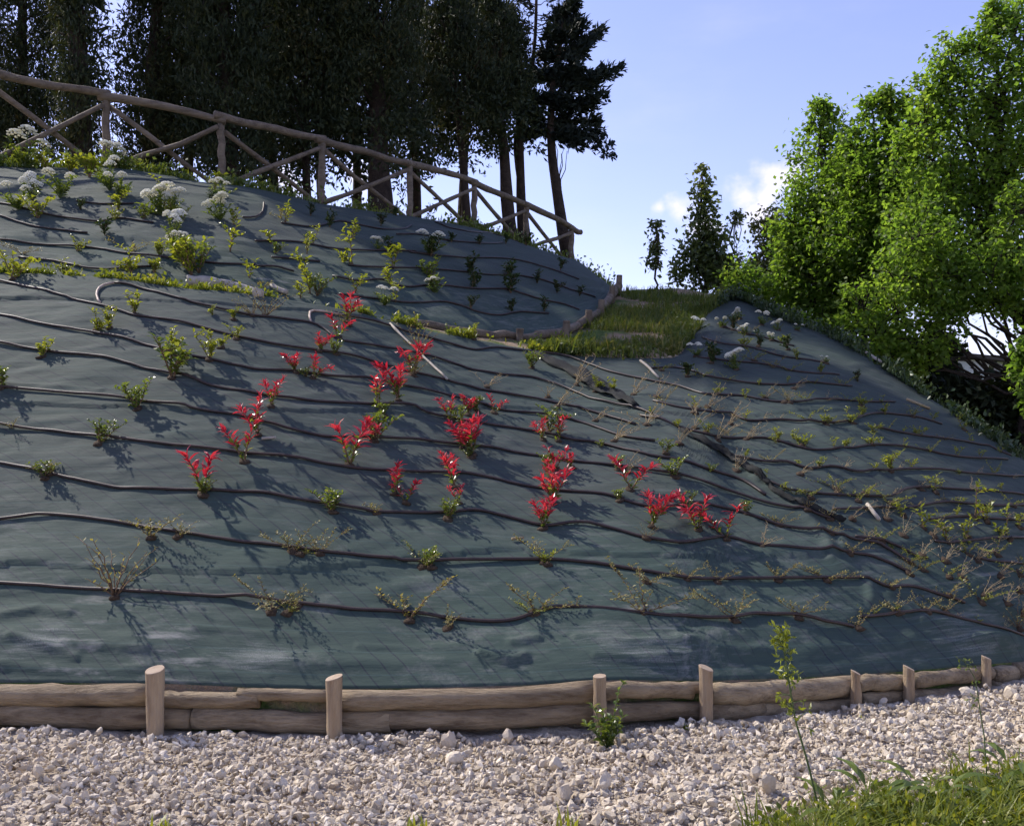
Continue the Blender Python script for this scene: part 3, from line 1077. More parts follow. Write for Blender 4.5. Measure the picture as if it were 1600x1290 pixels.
# ------------------------------------------------------------------ drip hoses
ORD = ['', 'first', 'second', 'third', 'fourth', 'fifth', 'sixth', 'seventh', 'eighth', 'ninth', 'tenth', 'eleventh', 'twelfth', 'thirteenth', 'fourteenth', 'fifteenth', 'sixteenth', 'seventeenth', 'eighteenth', 'nineteenth', 'twentieth']
ORD += ['%dth' % i for i in range(21, 60)]
LOWER_HOSES = [
    [(-60, 914), (0, 918), (100, 923), (240, 930), (330, 936), (420, 942), (500, 950), (560, 957), (640, 962), (700, 972), (760, 978), (800, 976), (835, 965), (870, 955), (930, 956), (1000, 962),
     (1060, 970), (1140, 976), (1180, 968), (1240, 970), (1290, 980), (1332, 985)],
    [(-60, 822), (0, 816), (60, 810), (110, 811), (180, 819), (250, 832), (340, 846), (420, 856), (480, 865), (540, 872), (600, 879), (660, 885), (760, 884), (850, 882), (920, 884), (1000, 895),
     (1060, 906), (1130, 909), (1240, 911), (1341, 911), (1387, 923), (1425, 922), (1470, 936), (1505, 950)],
    [(-60, 718), (0, 728), (60, 740), (110, 752), (200, 767), (300, 769), (400, 772), (470, 785), (530, 793), (600, 804), (690, 806), (740, 803), (790, 812), (850, 826), (900, 823), (960, 832),
     (1010, 845), (1060, 853), (1113, 846), (1136, 845), (1185, 857), (1250, 865), (1307, 868), (1364, 874), (1421, 899)],
    [(-60, 664), (0, 670), (83, 678), (160, 688), (233, 697), (333, 707), (400, 715), (467, 723), (530, 733), (630, 742), (697, 745), (747, 747), (813, 762), (863, 770), (947, 780), (997, 793),
     (1037, 798), (1060, 796), (1094, 793), (1155, 804), (1223, 826), (1292, 838), (1326, 847), (1375, 856), (1425, 887)],
    [(-60, 606), (0, 612), (100, 620), (197, 628), (253, 635), (317, 645), (367, 653), (423, 667), (467, 678), (523, 688), (597, 690), (647, 692), (697, 697), (763, 703), (813, 712), (863, 720),
     (963, 733), (1060, 748), (1110, 765), (1188, 788), (1249, 802), (1296, 817)],
    [(-60, 536), (0, 543), (83, 555), (160, 563), (233, 582), (293, 595), (333, 607), (400, 620), (447, 628), (530, 635), (580, 637), (640, 640), (680, 652), (763, 667), (830, 678), (883, 690),
     (937, 697), (1013, 717), (1060, 724), (1110, 740), (1161, 756), (1195, 778)],
    [(-60, 485), (0, 497), (67, 512), (133, 523), (187, 533), (233, 545), (283, 560), (333, 568), (400, 580), (467, 582), (530, 593), (573, 598), (613, 603), (650, 610), (730, 630), (790, 645),
     (857, 653), (907, 663), (970, 685), (1023, 695)],
    [(-60, 432), (0, 443), (67, 460), (133, 477), (187, 490), (213, 498), (260, 505), (300, 512), (350, 525), (377, 532), (433, 543), (483, 550), (547, 560), (610, 575), (653, 588), (697, 598),
     (750, 610), (847, 630), (923, 647), (993, 668)],
    [(158, 481), (153, 470), (157, 457), (173, 450), (200, 450), (247, 463), (300, 478), (367, 492), (433, 500), (483, 507), (507, 517), (530, 533), (580, 542), (630, 553), (683, 562), (730, 577),
     (777, 587), (830, 593), (877, 607), (930, 630), (993, 647), (1060, 672)],
    [(486, 507), (485, 492), (505, 491), (557, 501), (613, 515), (677, 533), (717, 543), (743, 548), (777, 545), (830, 552), (883, 560), (947, 583), (1013, 597), (1060, 606), (1104, 619)],
]
RIGHT_HOSES = [
    [(1121, 511), (1148, 521), (1195, 531), (1240, 545)], [(1097, 533), (1124, 542), (1171, 547), (1212, 557), (1249, 563), (1290, 572)], [(1090, 562), (1117, 565), (1185, 572), (1246, 584), (1310, 590)],
    [(1015, 580), (1060, 578), (1111, 592), (1171, 602), (1229, 605), (1262, 602), (1330, 607)], [(1104, 619), (1154, 622), (1195, 630), (1242, 635), (1296, 630), (1397, 634)],
    [(1020, 632), (1060, 641), (1111, 648), (1141, 651), (1168, 662), (1212, 660), (1262, 665), (1316, 665), (1364, 652), (1418, 654), (1470, 667)],
    [(1367, 673), (1414, 680), (1482, 690), (1532, 699), (1580, 716)], [(1000, 655), (1060, 671), (1127, 687), (1195, 689), (1235, 699), (1269, 707), (1330, 705), (1370, 700), (1431, 705), (1499, 717), (1573, 723)],
    [(1144, 717), (1195, 727), (1229, 727), (1262, 737), (1296, 734), (1337, 742), (1381, 741), (1448, 737), (1516, 744), (1640, 750)],
    [(1178, 751), (1222, 771), (1242, 773), (1296, 775), (1347, 778), (1391, 781), (1428, 768), (1499, 768), (1640, 780)], [(1300, 802), (1360, 800), (1430, 795), (1482, 789), (1560, 795), (1640, 796)],
    [(1450, 818), (1500, 813), (1560, 817), (1640, 820)], [(1459, 853), (1520, 851), (1599, 847), (1650, 848)], [(1530, 876), (1565, 883), (1650, 889)],
    [(1335, 845), (1380, 852), (1410, 862), (1440, 878)], [(1345, 972), (1400, 963), (1440, 962), (1470, 965), (1530, 980), (1600, 996), (1660, 1008)],
]
UPPER_HOSES = [
    [(120, 318), (173, 323), (210, 322)], [(-60, 312), (0, 322), (30, 328), (67, 338), (100, 344), (133, 347), (160, 347), (187, 343), (240, 352)], [(-60, 330), (0, 343), (57, 358), (100, 363), (137, 368)],
    [(-60, 375), (0, 380), (110, 388), (147, 390), (200, 400), (247, 407), (300, 412), (345, 416), (400, 418)], [(30, 405), (87, 412), (130, 422), (167, 425), (200, 423), (240, 421)],
    [(380, 345), (400, 343), (411, 335), (413, 322)], [(440, 352), (490, 358), (530, 350), (575, 360), (600, 364), (625, 362), (643, 355)], [(400, 385), (460, 383), (520, 393), (560, 396), (600, 395), (650, 398)],
    [(620, 372), (660, 372), (703, 380), (750, 383), (785, 382)], [(545, 420), (600, 424), (663, 428), (703, 428), (747, 430), (797, 433), (850, 442), (890, 455), (930, 467)],
    [(640, 398), (690, 405), (730, 407), (783, 407), (823, 413), (863, 425), (905, 440)], [(425, 408), (460, 410), (500, 413)], [(400, 420), (430, 422), (460, 430)],
    [(520, 438), (563, 445), (597, 443), (630, 452), (680, 450), (737, 457), (790, 457), (813, 463), (847, 472), (883, 478), (905, 488)], [(530, 463), (587, 470), (647, 477), (697, 475), (747, 490), (783, 497), (813, 492), (857, 495)],
    [(680, 350), (720, 363), (770, 365), (810, 368)],
]


def hose(px, zone, r, label, group, pale_tip=False):
    P = on_cloth(smooth_line(px, 9), zone, r * .8 + .004)
    wob = np.interp(np.arange(len(P)), np.arange(0, len(P) + 6, 6), RNG.normal(size=len(np.arange(0, len(P) + 6, 6)))) * .007
    P[:, 2] += np.clip(wob, -.004, .03)
    a = Acc()
    if pale_tip:
        k = 8
        o = empty('drip_hose', P[0])
        tube(a, P[k - 1:] - P[0], r, 7)
        a.build('hose_run', M['hose'], o, True)
        b = Acc()
        tube(b, P[:k] - P[0], r * .98, 7)
        b.build('bleached_end', M['hose_end'], o, True)
    else:
        tube(a, P - P[0], r, 7)
        o = a.build('drip_hose', M['hose'], None, True, P[0])
    return tag(o, label, 'hose', group)


for i, h in enumerate(LOWER_HOSES):
    lab = ['brown drip hose lowest on the front bank, just above the log edging', '', '', '', '', '', '', '', 'brown drip hose ending in a pale loop below the sawn timber',
           'brown drip hose topmost on the front bank with a pale upright tip'][i] or 'brown drip hose, the %s one up from the log edging on the front bank' % ORD[i + 1]
    hose(h, 'lower', .0125 if i < 5 else .013, lab, 'drip hoses on the front bank', i in (8, 9))
for i, h in enumerate(RIGHT_HOSES):
    lab = 'thin brown drip hose on the shaded flank, %s counting down from the grassy mound' % ORD[i + 1]
    if i == len(RIGHT_HOSES) - 1:
        lab = 'brown drip hose at the foot of the flank, above the far logs'
    hose(h, 'lower', .012, lab, 'drip hoses on the shaded flank')
for i, h in enumerate(UPPER_HOSES):
    u0 = int(np.mean([p[0] for p in h]))
    lab = 'drip hose on the upper bank, %s counting from the left end of the fence' % ORD[1 + sorted(range(len(UPPER_HOSES)), key=lambda k: np.mean([p[0] for p in UPPER_HOSES[k]])).index(i)]
    if i == 5:
        lab = 'short hooked hose end curling up on the upper bank below the fence'
    hose(h, 'upper', .014, lab, 'drip hoses on the upper bank', False)


# netting strip lying over the fold
def strip(name, px, w0, zone, mat, label, cat, lift=.02):
    P = on_cloth(smooth_line(px, 8), zone, lift)
    n = len(P)
    tan = unit(np.gradient(P, axis=0))
    side = unit(np.cross(tan, NRM))
    s = np.linspace(0, 1, n)
    w = w0 * (.25 + np.sin(np.pi * np.clip(s * .9 + .05, 0, 1)) * .75) * (1 + .25 * RNG.normal(size=n) * .5)
    cols = []
    for k, t in enumerate(np.linspace(-1, 1, 7)):
        q = P + side * (w * t)[:, None] + NRM * (.022 * (1 - t * t) + .012 * RNG.normal(size=n))[:, None]
        cols.append(q)
    g3 = np.stack(cols, 0)
    a = Acc()
    a.add((g3 - P[0]).reshape(-1, 3), grid_faces(7, n))
    o = a.build(name, mat, None, True, P[0])
    m = o.modifiers.new('thickness', 'SOLIDIFY')
    m.thickness = .004
    return tag(o, label, cat)


strip('netting_strip', [(832, 557), (870, 575), (905, 592), (945, 616), (993, 646)], .10, 'lower', M['net'], 'crumpled black netting strip running down from the grassy mound', 'netting')
strip('netting_strip', [(1062, 682), (1104, 701), (1134, 719), (1171, 744), (1205, 768)], .045, 'lower', M['net'], 'narrow black netting strip along the seam between the two cloths', 'netting')
strip('netting_strip', [(1200, 768), (1250, 797), (1296, 814), (1320, 820)], .035, 'lower', M['net'], 'lowest black netting strip on the seam, near dry grass', 'netting')


# stakes, timber and scraps
def bar(name, px, zone, r, mat, label, cat, lift=.03, flat=1.0):
    P = on_cloth(smooth_line(px, 12), zone, lift)
    a = Acc()
    tube(a, P - P[0], r * (1 + .05 * RNG.normal(size=len(P))), 9, True, .05)
    o = a.build(name, mat, None, True, P[0])
    return tag(o, label, cat)


bar('wooden_stake', [(610, 513), (655, 556), (699, 600)], 'lower', .012, M['paintwhite'], 'long pale stake lying down the slope beside the red shrub', 'stake')
bar('sawn_timber', [(294, 446), (330, 448), (370, 457), (405, 467)], 'all', .062, M['paintwhite'], 'thick pale timber lying on the ledge above the looped hose', 'timber', .05)
bar('wooden_stake', [(425, 452), (438, 460), (450, 464)], 'all', .03, M['paintwhite'], 'short broken white stake on the ledge', 'stake', .05)
bar('wooden_stick', [(410, 693), (432, 691)], 'lower', .010, M['paintwhite'], 'short pale stick on the cloth right of the red shrubs', 'stick', .02)
bar('wooden_stick', [(800, 853), (818, 850)], 'lower', .010, M['straw'], 'tiny straw-coloured stick on bare cloth above the second hose', 'stick', .02)
bar('wooden_stick', [(1353, 796), (1372, 820)], 'lower', .016, M['paintwhite'], 'pale stick lying in the dry grass on the seam', 'stick', .03)
bar('wooden_stick', [(1000, 571), (1014, 582), (1028, 595)], 'lower', .014, M['paintwhite'], 'forked pale stick below the stony edge of the mound', 'stick', .03)
bar('wooden_stake', [(1351, 556), (1375, 562)], 'lower', .02, M['paintwhite'], 'white stake end on the crest under the leafy trees', 'stake', .06)
bar('wooden_stick', [(1416, 630), (1432, 640), (1450, 646)], 'lower', .016, M['straw'], 'dry yellow stick high on the shaded flank', 'stick', .02)

# ------------------------------------------------------------------ trees
def at(u, v, d):
    return np.array([(u - 800) / FPX * d, d, EYE + (HORIZON - v) / FPX * d])


def ground_at(u, d):
    """ground height at bearing u, distance d behind the crest"""
    s = np.linspace(0, 1, 80)
    dd, zz = back(u, s)
    return float(np.interp(d, dd, zz, right=-.6))


def limb(acc, p, q, r0, r1, sag=.1, n=7, sides=6):
    p, q = np.asarray(p, float), np.asarray(q, float)
    s = np.linspace(0, 1, n)
    P = p + s[:, None] * (q - p)
    L = np.linalg.norm(q - p)
    P[:, 2] += np.sin(np.pi * s) * sag * L
    P[1:-1] += RNG.normal(size=(n - 2, 3)) * L * .025
    tube(acc, P, r0 + (r1 - r0) * s, sides, True, .05)
    return P


def sprays(leaves, C, D, nper, spread, L, Wd, up=.0):
    """fans of flat narrow sprays round each centre C pointing about D"""
    n = len(C)
    P = np.repeat(C, nper, 0) + RNG.normal(size=(n * nper, 3)) * spread
    DD = np.repeat(D, nper, 0) + RNG.normal(size=(n * nper, 3)) * .55
    DD[:, 2] += up
    k = n * nper
    kite_leaves(leaves, P, DD, L * RNG.uniform(.6, 1.3, k), Wd * RNG.uniform(.6, 1.3, k))


def cypress(trunk_px, d, crown_u, half, v_bot, z_top, label, r_trunk=.2, dens=1.0, fringe=.5, lean_top=None, stems=1):
    """tall dark cypress: trunk_px = bearing of the trunk foot, crown centre/half width in pixels at distance d"""
    base = at(trunk_px, 0, d)
    base[2] = ground_at(trunk_px, d) - .15
    root = empty('cypress_tree', base)
    tag(root, label, 'cypress', 'dark cypresses behind the rail fence')
    cx = (crown_u - 800) / FPX * d
    R0 = half / FPX * d
    zb = EYE + (HORIZON - v_bot) / FPX * d
    top = np.array([cx, d + .2, z_top])
    tr = Acc()
    for k in range(stems):
        off = np.array([0, 0, 0]) if stems == 1 else np.array([(k - (stems - 1) / 2) * .17, RNG.normal() * .1, 0])
        n = 12
        s = np.linspace(0, 1, n)
        P = (base + off) + s[:, None] * (top - base - off * .3)
        P[1:-1, :2] += np.cumsum(RNG.normal(size=(n - 2, 2)) * .02, 0)
        rr = r_trunk * (1 - s * .85) * (1 + .35 * np.exp(-s * 14)) / (1 if stems == 1 else 1.9)
        tube(tr, P - base, rr, 9, True, .05)
    axis = lambda z: base + (top - base) * np.clip((z - base[2]) / (top[2] - base[2]), 0, 1)[:, None]
    lv = Acc()
    Hc = z_top - zb
    zmid = EYE + (HORIZON + 60) / FPX * d
    Hv = min(zmid - zb, Hc)
    nt = int(1500 * dens * R0 * Hv / 9)
    # limbs rising from the trunk carry the sprays
    nl = 40
    for i in range(nl):
        z = np.array([zb + Hc * (i + .5) / nl * .95])
        ang = RNG.uniform(0, 2 * np.pi)
        prof = R0 * (1 - ((z[0] - zb) / Hc) ** 2.2) * RNG.uniform(.6, 1.0)
        p = axis(z)[0]
        q = p + np.array([np.cos(ang) * prof, np.sin(ang) * prof, .5 * prof])
        limb(tr, p - base, q - base, .035, .01, .05, 5, 4)
    h = RNG.random(nt) * Hv / Hc
    z = zb + h * Hc
    prof = R0 * np.clip(1.05 - h ** 2.4, .05, 1) * (.75 + .25 * np.clip(h / .08, 0, 1))
    ang = RNG.uniform(0, 2 * np.pi, nt)
    lump = .82 + .36 * vnoise(ang * 1.6 + trunk_px, z * .9, int(abs(trunk_px)) + 3) + .1 * RNG.normal(size=nt)
    r = prof * np.sqrt(RNG.uniform(.12, 1, nt)) * lump
    bough = vnoise(ang * 2.6 + 5, z * 1.7 + trunk_px, int(abs(trunk_px)) + 40) + .5 * vnoise(ang * 6, z * 4, 91) > -.27
    z, ang, r, nt = z[bough], ang[bough], r[bough], int(bough.sum())
    C = axis(z) + np.stack([np.cos(ang) * r, np.sin(ang) * r, np.zeros(nt)], -1)
    D = np.stack([np.cos(ang) * .3, np.sin(ang) * .3, np.where(RNG.random(nt) < .6, 1.0, -.8)], -1)
    sprays(lv, C - base, D, 24, .13, .145, .043)
    # the part of the crown above the picture: fewer, larger sprays
    nu_ = int(210 * R0 * (Hc - Hv) / 9)
    h = Hv / Hc + RNG.random(nu_) * (1 - Hv / Hc)
    z = zb + h * Hc
    ang = RNG.uniform(0, 2 * np.pi, nu_)
    r = R0 * np.clip(1.05 - h ** 2.4, .05, 1) * np.sqrt(RNG.uniform(.05, 1, nu_))
    C = axis(z) + np.stack([np.cos(ang) * r, np.sin(ang) * r, np.zeros(nu_)], -1)
    sprays(lv, C - base, np.stack([np.cos(ang) * .5, np.sin(ang) * .5, np.full(nu_, .5)], -1), 12, .3, .55, .24)
    # ragged hanging fringe at the bottom of the crown
    nf = int(90 * fringe * R0 / 1.2)
    if nf:
        ang = RNG.uniform(0, 2 * np.pi, nf)
        r = R0 * np.sqrt(RNG.uniform(.1, 1.25, nf))
        zz = zb - np.abs(RNG.normal(size=nf)) * .38 * fringe
        C = axis(zz) + np.stack([np.cos(ang) * r, np.sin(ang) * r, np.zeros(nf)], -1)
        keep = vnoise(C[:, 0] * 2.2, C[:, 2] * 2.2 + C[:, 1], 77) > -.12
        C = C[keep]
        sprays(lv, C - base, np.tile([0, 0, -.4], (len(C), 1)), 12, .10, .16, .07)
    tr.build('trunk', M['bark'], root, True)
    lv.build('crown', M['cypress'], root)
    return root


CYP = [
    (-60, 27, -60, 100, 240, 14, .2, 1, 'cypress at the left end of the fence, its crown filling the corner', 1),
    (132, 19.9, 82, 42, 235, 24, .21, 1, 'cypress with stout bare trunk left of the bright gap beside a fence post', 1),
    (228, 22, 262, 60, 262, 17.5, .2, 1, 'cypress hanging low behind the braces right of the bright gap', 1),
    (368, 21.3, 340, 95, 258, 15, .21, 1, 'cypress with grey trunk just right of the third fence post from the left', 1),
    (487, 22.6, 470, 90, 232, 15, .13, 1, 'cypress with three thin stems left of a fence post', 3),
    (596, 22.4, 575, 92, 205, 14, .31, 1, 'cypress with the thickest trunk in the middle of the fence', 1),
    (737, 24.2, 702, 76, 185, 12.9, .14, .9, 'slim cypress standing directly behind a fence post right of the thick trunk', 1),
    (803, 24.5, 770, 60, 165, 12.9, .2, 1, 'leaning cypress trunk, left one of the close pair near the fence end', 1),
    (822, 25.2, 796, 34, 175, 12.9, .16, 1.2, 'leaning cypress trunk, right one of the close pair near the fence end', 1),
    (290, 25.5, 302, 80, 235, 15.5, .18, .9, 'cypress of the back row seen between the two left fence posts', 1),
    (430, 26, 420, 85, 235, 15, .18, .9, 'cypress of the back row above the small bright patch of sky', 1),
    (650, 26.5, 645, 75, 195, 14, .18, .9, 'cypress of the back row behind the fence middle with ragged lower edge', 1),
    (715, 28.5, 735, 85, 190, 15.0, .18, .9, 'cypress of the back row farthest right, closing the dark wall', 1),
    (560, 28.0, 545, 85, 215, 15.0, .18, .9, 'cypress of the back row behind the thickest trunk', 1),
    (40, 25, 30, 80, 225, 20, .18, .9, 'cypress of the back row above the big white flower clump', 1),
]
for (tu, d, cu, half, vb, zt, rt, dens, lab, st) in CYP:
    fr = 1.3 if tu in (596, 737, 803, 650, 487) else .8
    cypress(tu, d, cu, half, vb, zt, lab, rt, dens, fr, None, st)

# --- the small open cypress standing by itself at the end of the fence
d = 25.2
base = at(889, 0, d)
base[2] = float(F_z(889)) - .4
solo = tag(empty('cypress_tree', base), 'small open cypress with bare twisted trunk alone at the fence end', 'cypress')
TP = np.array([at(889, 418, d), at(880, 365, d), at(872, 310, d), at(863, 250, d), at(860, 205, d), at(862, 150, d), at(870, 100, d), at(878, 50, d), at(886, 0, d), at(890, -45, d)])
tr, lv = Acc(), Acc()
tube(tr, TP - base, np.linspace(.16, .03, len(TP)), 8, True, .08)
LIMBS = [(205, 905, 225, .1), (215, 935, 205, .12), (190, 930, 190, .2), (200, 815, 215, .2), (185, 810, 175, .2), (165, 930, 165, .3), (175, 945, 150, .3), (150, 970, 108, .3), (140, 950, 118, .3), (160, 825, 150, .3), (130, 930, 135, .3),
         (120, 830, 118, .25), (115, 905, 110, .3), (100, 940, 47, .35), (95, 925, 60, .35), (90, 845, 85, .3), (80, 910, 82, .3), (70, 910, 38, .3), (60, 860, 52, .25), (50, 903, 32, .2), (35, 872, 22, .2), (20, 897, 8, .15), (195, 885, 200, .3),
         (150, 880, 160, .3), (125, 870, 120, .3)]
for (v0, u1, v1, rad) in LIMBS:
    z0 = EYE + (HORIZON - v0) / FPX * d
    i = np.interp(z0, TP[:, 2], np.arange(len(TP)))
    p = np.array([np.interp(i, np.arange(len(TP)), TP[:, k]) for k in range(3)])
    dep = RNG.uniform(-.9, .9)
    q = at(u1, v1, d + dep)
    P = limb(tr, p - base, q - base, .03, .008, .02, 8, 5)
    m = 46
    s = RNG.uniform(.12, 1.0, m)
    C = np.stack([np.interp(s * 7, np.arange(8), P[:, k]) for k in range(3)], -1)
    wid = (rad * .9 * (1.12 - s))[:, None] * np.array([1, 1, .55])
    C = C + RNG.normal(size=(m, 3)) * wid * .55
    D = np.tile(unit(q - p), (m, 1)) + RNG.normal(size=(m, 3)) * .35
    sprays(lv, C, D, 9, .07, .2, .075, .1)
    if (u1, v1) == (935, 205):                      # the drooping end of the lowest limb
        for (uu, vv) in ((925, 215), (940, 215), (946, 228), (950, 236), (930, 222), (912, 205)):
            C = np.tile(at(uu, vv, d + dep) - base, (6, 1)) + RNG.normal(size=(6, 3)) * .08
            sprays(lv, C, np.tile([.1, 0, -.6], (6, 1)), 8, .05, .15, .07)
# bare twigs low on the trunk
for (u0, v0, u1, v1) in [(868, 275, 852, 222), (872, 305, 882, 230), (877, 300, 868, 225), (873, 310, 877, 240), (876, 320, 886, 236), (870, 290, 856, 240)]:
    limb(tr, at(u0, v0, d) - base, at(u1, v1, d + .1) - base, .018, .006, .04, 6, 4)
tr.build('trunk', M['bark'], solo, True)
lv.build('crown', M['fir'], solo)

# thin-needled conifer behind it
d = 26.0
base = at(826, 0, d)
base[2] = float(F_z(826)) - .6
thin = tag(empty('conifer_tree', base), 'thin see-through conifer between the cypress wall and the open cypress', 'conifer')
tr, lv = Acc(), Acc()
PX = [(826, 388), (815, 300), (806, 230), (812, 190), (828, 130), (836, 60), (838, 0), (840, -60)]
tube(tr, smooth_line([tuple(p) for p in PX], 25)[:, :1] * 0 + np.array([at(u, v, d) for u, v in smooth_line(PX, 25)]) - base, np.linspace(.10, .03, len(smooth_line(PX, 25))), 7)
for i in range(46):
    v0 = RNG.uniform(-50, 130)
    p = at(840, v0, d)
    sgn = 1 if RNG.random() < .55 else -1
    q = at(840 + sgn * RNG.uniform(15, 42), v0 + RNG.uniform(-14, 10), d + RNG.uniform(-.5, .5))
    P = limb(tr, p - base, q - base, .016, .005, .03, 6, 4)
    m = 7
    s = RNG.uniform(.3, 1, m)
    C = np.stack([np.interp(s * 5, np.arange(6), P[:, k]) for k in range(3)], -1)
    sprays(lv, C, np.tile(unit(q - p), (m, 1)), 5, .05, .15, .05)
tr.build('trunk', M['bark'], thin, True)
lv.build('crown', M['fir'], thin)


def leafy_tree(name, d, trunk_u, blobs, label, mat, bark, r_trunk=.12, leaf=.085, per=1.0, group=None, cat='tree', depth=.8, limbs=True, base_z=None, gaps=.0, swell=1.0):
    """blobs: (u, v, radius in pixels, distance offset); leaves hang in small clumps round each blob's surface"""
    bz = ground_at(trunk_u, d) - .1 if base_z is None else base_z
    base = np.array([(trunk_u - 800) / FPX * d, d, bz])
    root = tag(empty(name, base), label, cat, group)
    tr, lv = Acc(), Acc()
    cs = np.array([at(u, v, d + (b[0] if b else 0)) for (u, v, r, *b) in blobs])
    rs = np.array([r / FPX * d for (u, v, r, *b) in blobs]) * swell
    n0 = len(cs)
    par = list(range(n0))
    if name == 'leafy_tree':                          # ragged outline: small boughs standing out of the main masses
        for i in range(n0):
            for _ in range(4):
                dv_ = unit(RNG.normal(size=3) * (1, .6, 1) + (0, 0, .35))
                cs = np.vstack([cs, cs[i] + dv_ * rs[i] * RNG.uniform(.9, 1.25)])
                rs = np.append(rs, rs[i] * RNG.uniform(.22, .4))
                par.append(i)
    ztop = cs[:, 2].max()
    main = np.array([cs[:, 0].mean() * .6 + base[0] * .4, d, ztop - rs[np.argmax(cs[:, 2])] * .3])
    kmax = int(np.argmax(cs[:n0, 2]))
    main = cs[kmax]
    TPm = limb(tr, base - base, main - base, r_trunk, .02, .02, 12, 9)
    for bi, (c, r) in enumerate(zip(cs, rs)):
        f = np.clip((c[2] - base[2]) / (main[2] - base[2]) * .62, .36, .88)
        p = np.array([np.interp(f * 11, np.arange(12), TPm[:, k]) for k in range(3)])
        if bi < n0:
            limb(tr, p, c - base, r_trunk * .3, .010, .03, 8, 6)
        else:
            limb(tr, cs[par[bi]] - base, c - base, .014, .006, .03, 5, 4)
        for _ in range(7 if r > .3 else 2):           # side branches reach the outside of the blob
            dirn = unit(RNG.normal(size=3) + (0, 0, .25))
            limb(tr, c - base + RNG.normal(size=3) * r * .15, c - base + dirn * r * .95, .014, .004, .05, 5, 4)
        area = np.pi * r * r
        nc = int(max(3, 30 * per * area / .6))
        dirn = unit(RNG.normal(size=(nc, 3)) * (1, depth, 1))
        rad = r * RNG.uniform(.25, 1.08, nc) ** .6
        C = c + dirn * rad[:, None] * (1, depth, 1)
        if gaps:
            C = C[vnoise(C[:, 0] * 1.9, C[:, 2] * 1.9 + C[:, 1] * .7, 5) > gaps - .5]
            nc = len(C)
        npl = 20
        P = np.repeat(C, npl, 0) + RNG.normal(size=(nc * npl, 3)) * (.11 * min(1.4, r / .5 + .4))
        D = RNG.normal(size=(nc * npl, 3)) * (1, 1, .7) + (0, 0, -.25)
        kite_leaves(lv, P - base, D, leaf * RNG.uniform(.65, 1.25, nc * npl), leaf * .62 * RNG.uniform(.7, 1.2, nc * npl), RNG.normal(size=(nc * npl, 3)) * .8 + (0, 0, 1))
    tr.build('trunk', bark, root, True)
    lv.build('crown', mat, root)
    return root


TG = 'leafy trees beyond the shaded flank'
leafy_tree('leafy_tree', 18.5, 1292, [(1285, 172, 10), (1287, 195, 20), (1286, 228, 36), (1292, 275, 50), (1298, 330, 66), (1275, 345, 48), (1310, 400, 70), (1285, 440, 50), (1262, 395, 36), (1240, 350, 24), (1230, 385, 22), (1228, 440, 22), (1246, 405, 32), (1243, 450, 28), (1268, 482, 36), (1322, 480, 46), (1340, 430, 46), (1330, 520, 30)],
           'narrow leafy tree with pointed top nearest the young conical tree', M['oak'], M['bark2'], .12, .105, .8, TG, swell=1.12)
leafy_tree('leafy_tree', 17.5, 1372, [(1374, 152, 12), (1360, 165, 16), (1388, 178, 26), (1378, 205, 34), (1385, 255, 55), (1392, 320, 70), (1365, 370, 60), (1400, 395, 66), (1345, 300, 45), (1340, 240, 26), (1428, 225, 40), (1430, 300, 55), (1330, 370, 46), (1425, 400, 50)],
           'leafy tree with twin tips, second of the leafy trees from the open sky', M['oak'], M['bark2'], .13, .10, .8, TG, swell=1.12)
leafy_tree('leafy_tree', 16.0, 1594, [(1490, 100, 34), (1475, 130, 20), (1555, 20, 10), (1560, 48, 22), (1590, 45, 40), (1530, 75, 24), (1560, 125, 62), (1485, 165, 50), (1610, 170, 80), (1500, 235, 72), (1455, 250, 50), (1575, 280, 80),
                                      (1455, 320, 60), (1520, 345, 75), (1600, 370, 70), (1670, 90, 70), (1690, 260, 90), (1445, 190, 34), (1440, 390, 56), (1500, 410, 56)],
           'tallest leafy tree, cut off by the right edge of the photo', M['oak'], M['bark2'], .17, .095, .78, TG, swell=1.12)
leafy_tree('leafy_tree', 14.8, 1622, [(1600, 330, 30), (1345, 480, 30), (1370, 520, 24), (1460, 440, 40), (1505, 455, 30), (1430, 380, 46), (1415, 430, 42), (1440, 465, 45), (1480, 415, 46), (1530, 425, 50), (1580, 420, 44), (1400, 490, 36), (1450, 520, 36), (1425, 545, 30), (1480, 490, 30), (1390, 560, 22), (1600, 480, 40), (1560, 470, 24), (1650, 450, 60), (1455, 560, 20), (1420, 575, 18)],
           'low spreading leafy tree over the dark hedge and pale house', M['oak'], M['bark2'], .09, .09, .85, TG, swell=1.1)
leafy_tree('leafy_tree', 20.5, 1345, [(1262, 420, 34), (1250, 455, 26), (1290, 480, 30), (1325, 465, 34), (1360, 450, 34), (1390, 480, 36), (1240, 395, 22), (1310, 440, 36), (1395, 535, 22), (1290, 515, 16)],
           'dark leafy tree with slim black trunk seen against a bright gap', M['oak'], M['bark'], .09, .09, 1.2, TG, gaps=.12)
leafy_tree('leafy_tree', 12.5, 1690, [(1610, 590, 22), (1640, 560, 40), (1612, 555, 14), (1625, 625, 20), (1680, 520, 50)],
           'bright leafy twigs poking in at the right edge beside the hedge', M['oak'], M['bark2'], .06, .09, .9, TG, base_z=-.5)
leafy_tree('young_tree', 20.5, 1102, [(1097, 272, 6), (1098, 290, 12), (1100, 315, 17), (1098, 345, 20), (1103, 375, 26), (1090, 395, 22), (1118, 400, 28), (1075, 415, 20), (1140, 420, 24), (1105, 425, 30), (1060, 435, 14), (1150, 440, 20), (1120, 445, 22)],
           'young conical tree standing alone against the cloud', M['poplar'], M['bark'], .06, .13, 1.0, None, gaps=.12, swell=1.1)
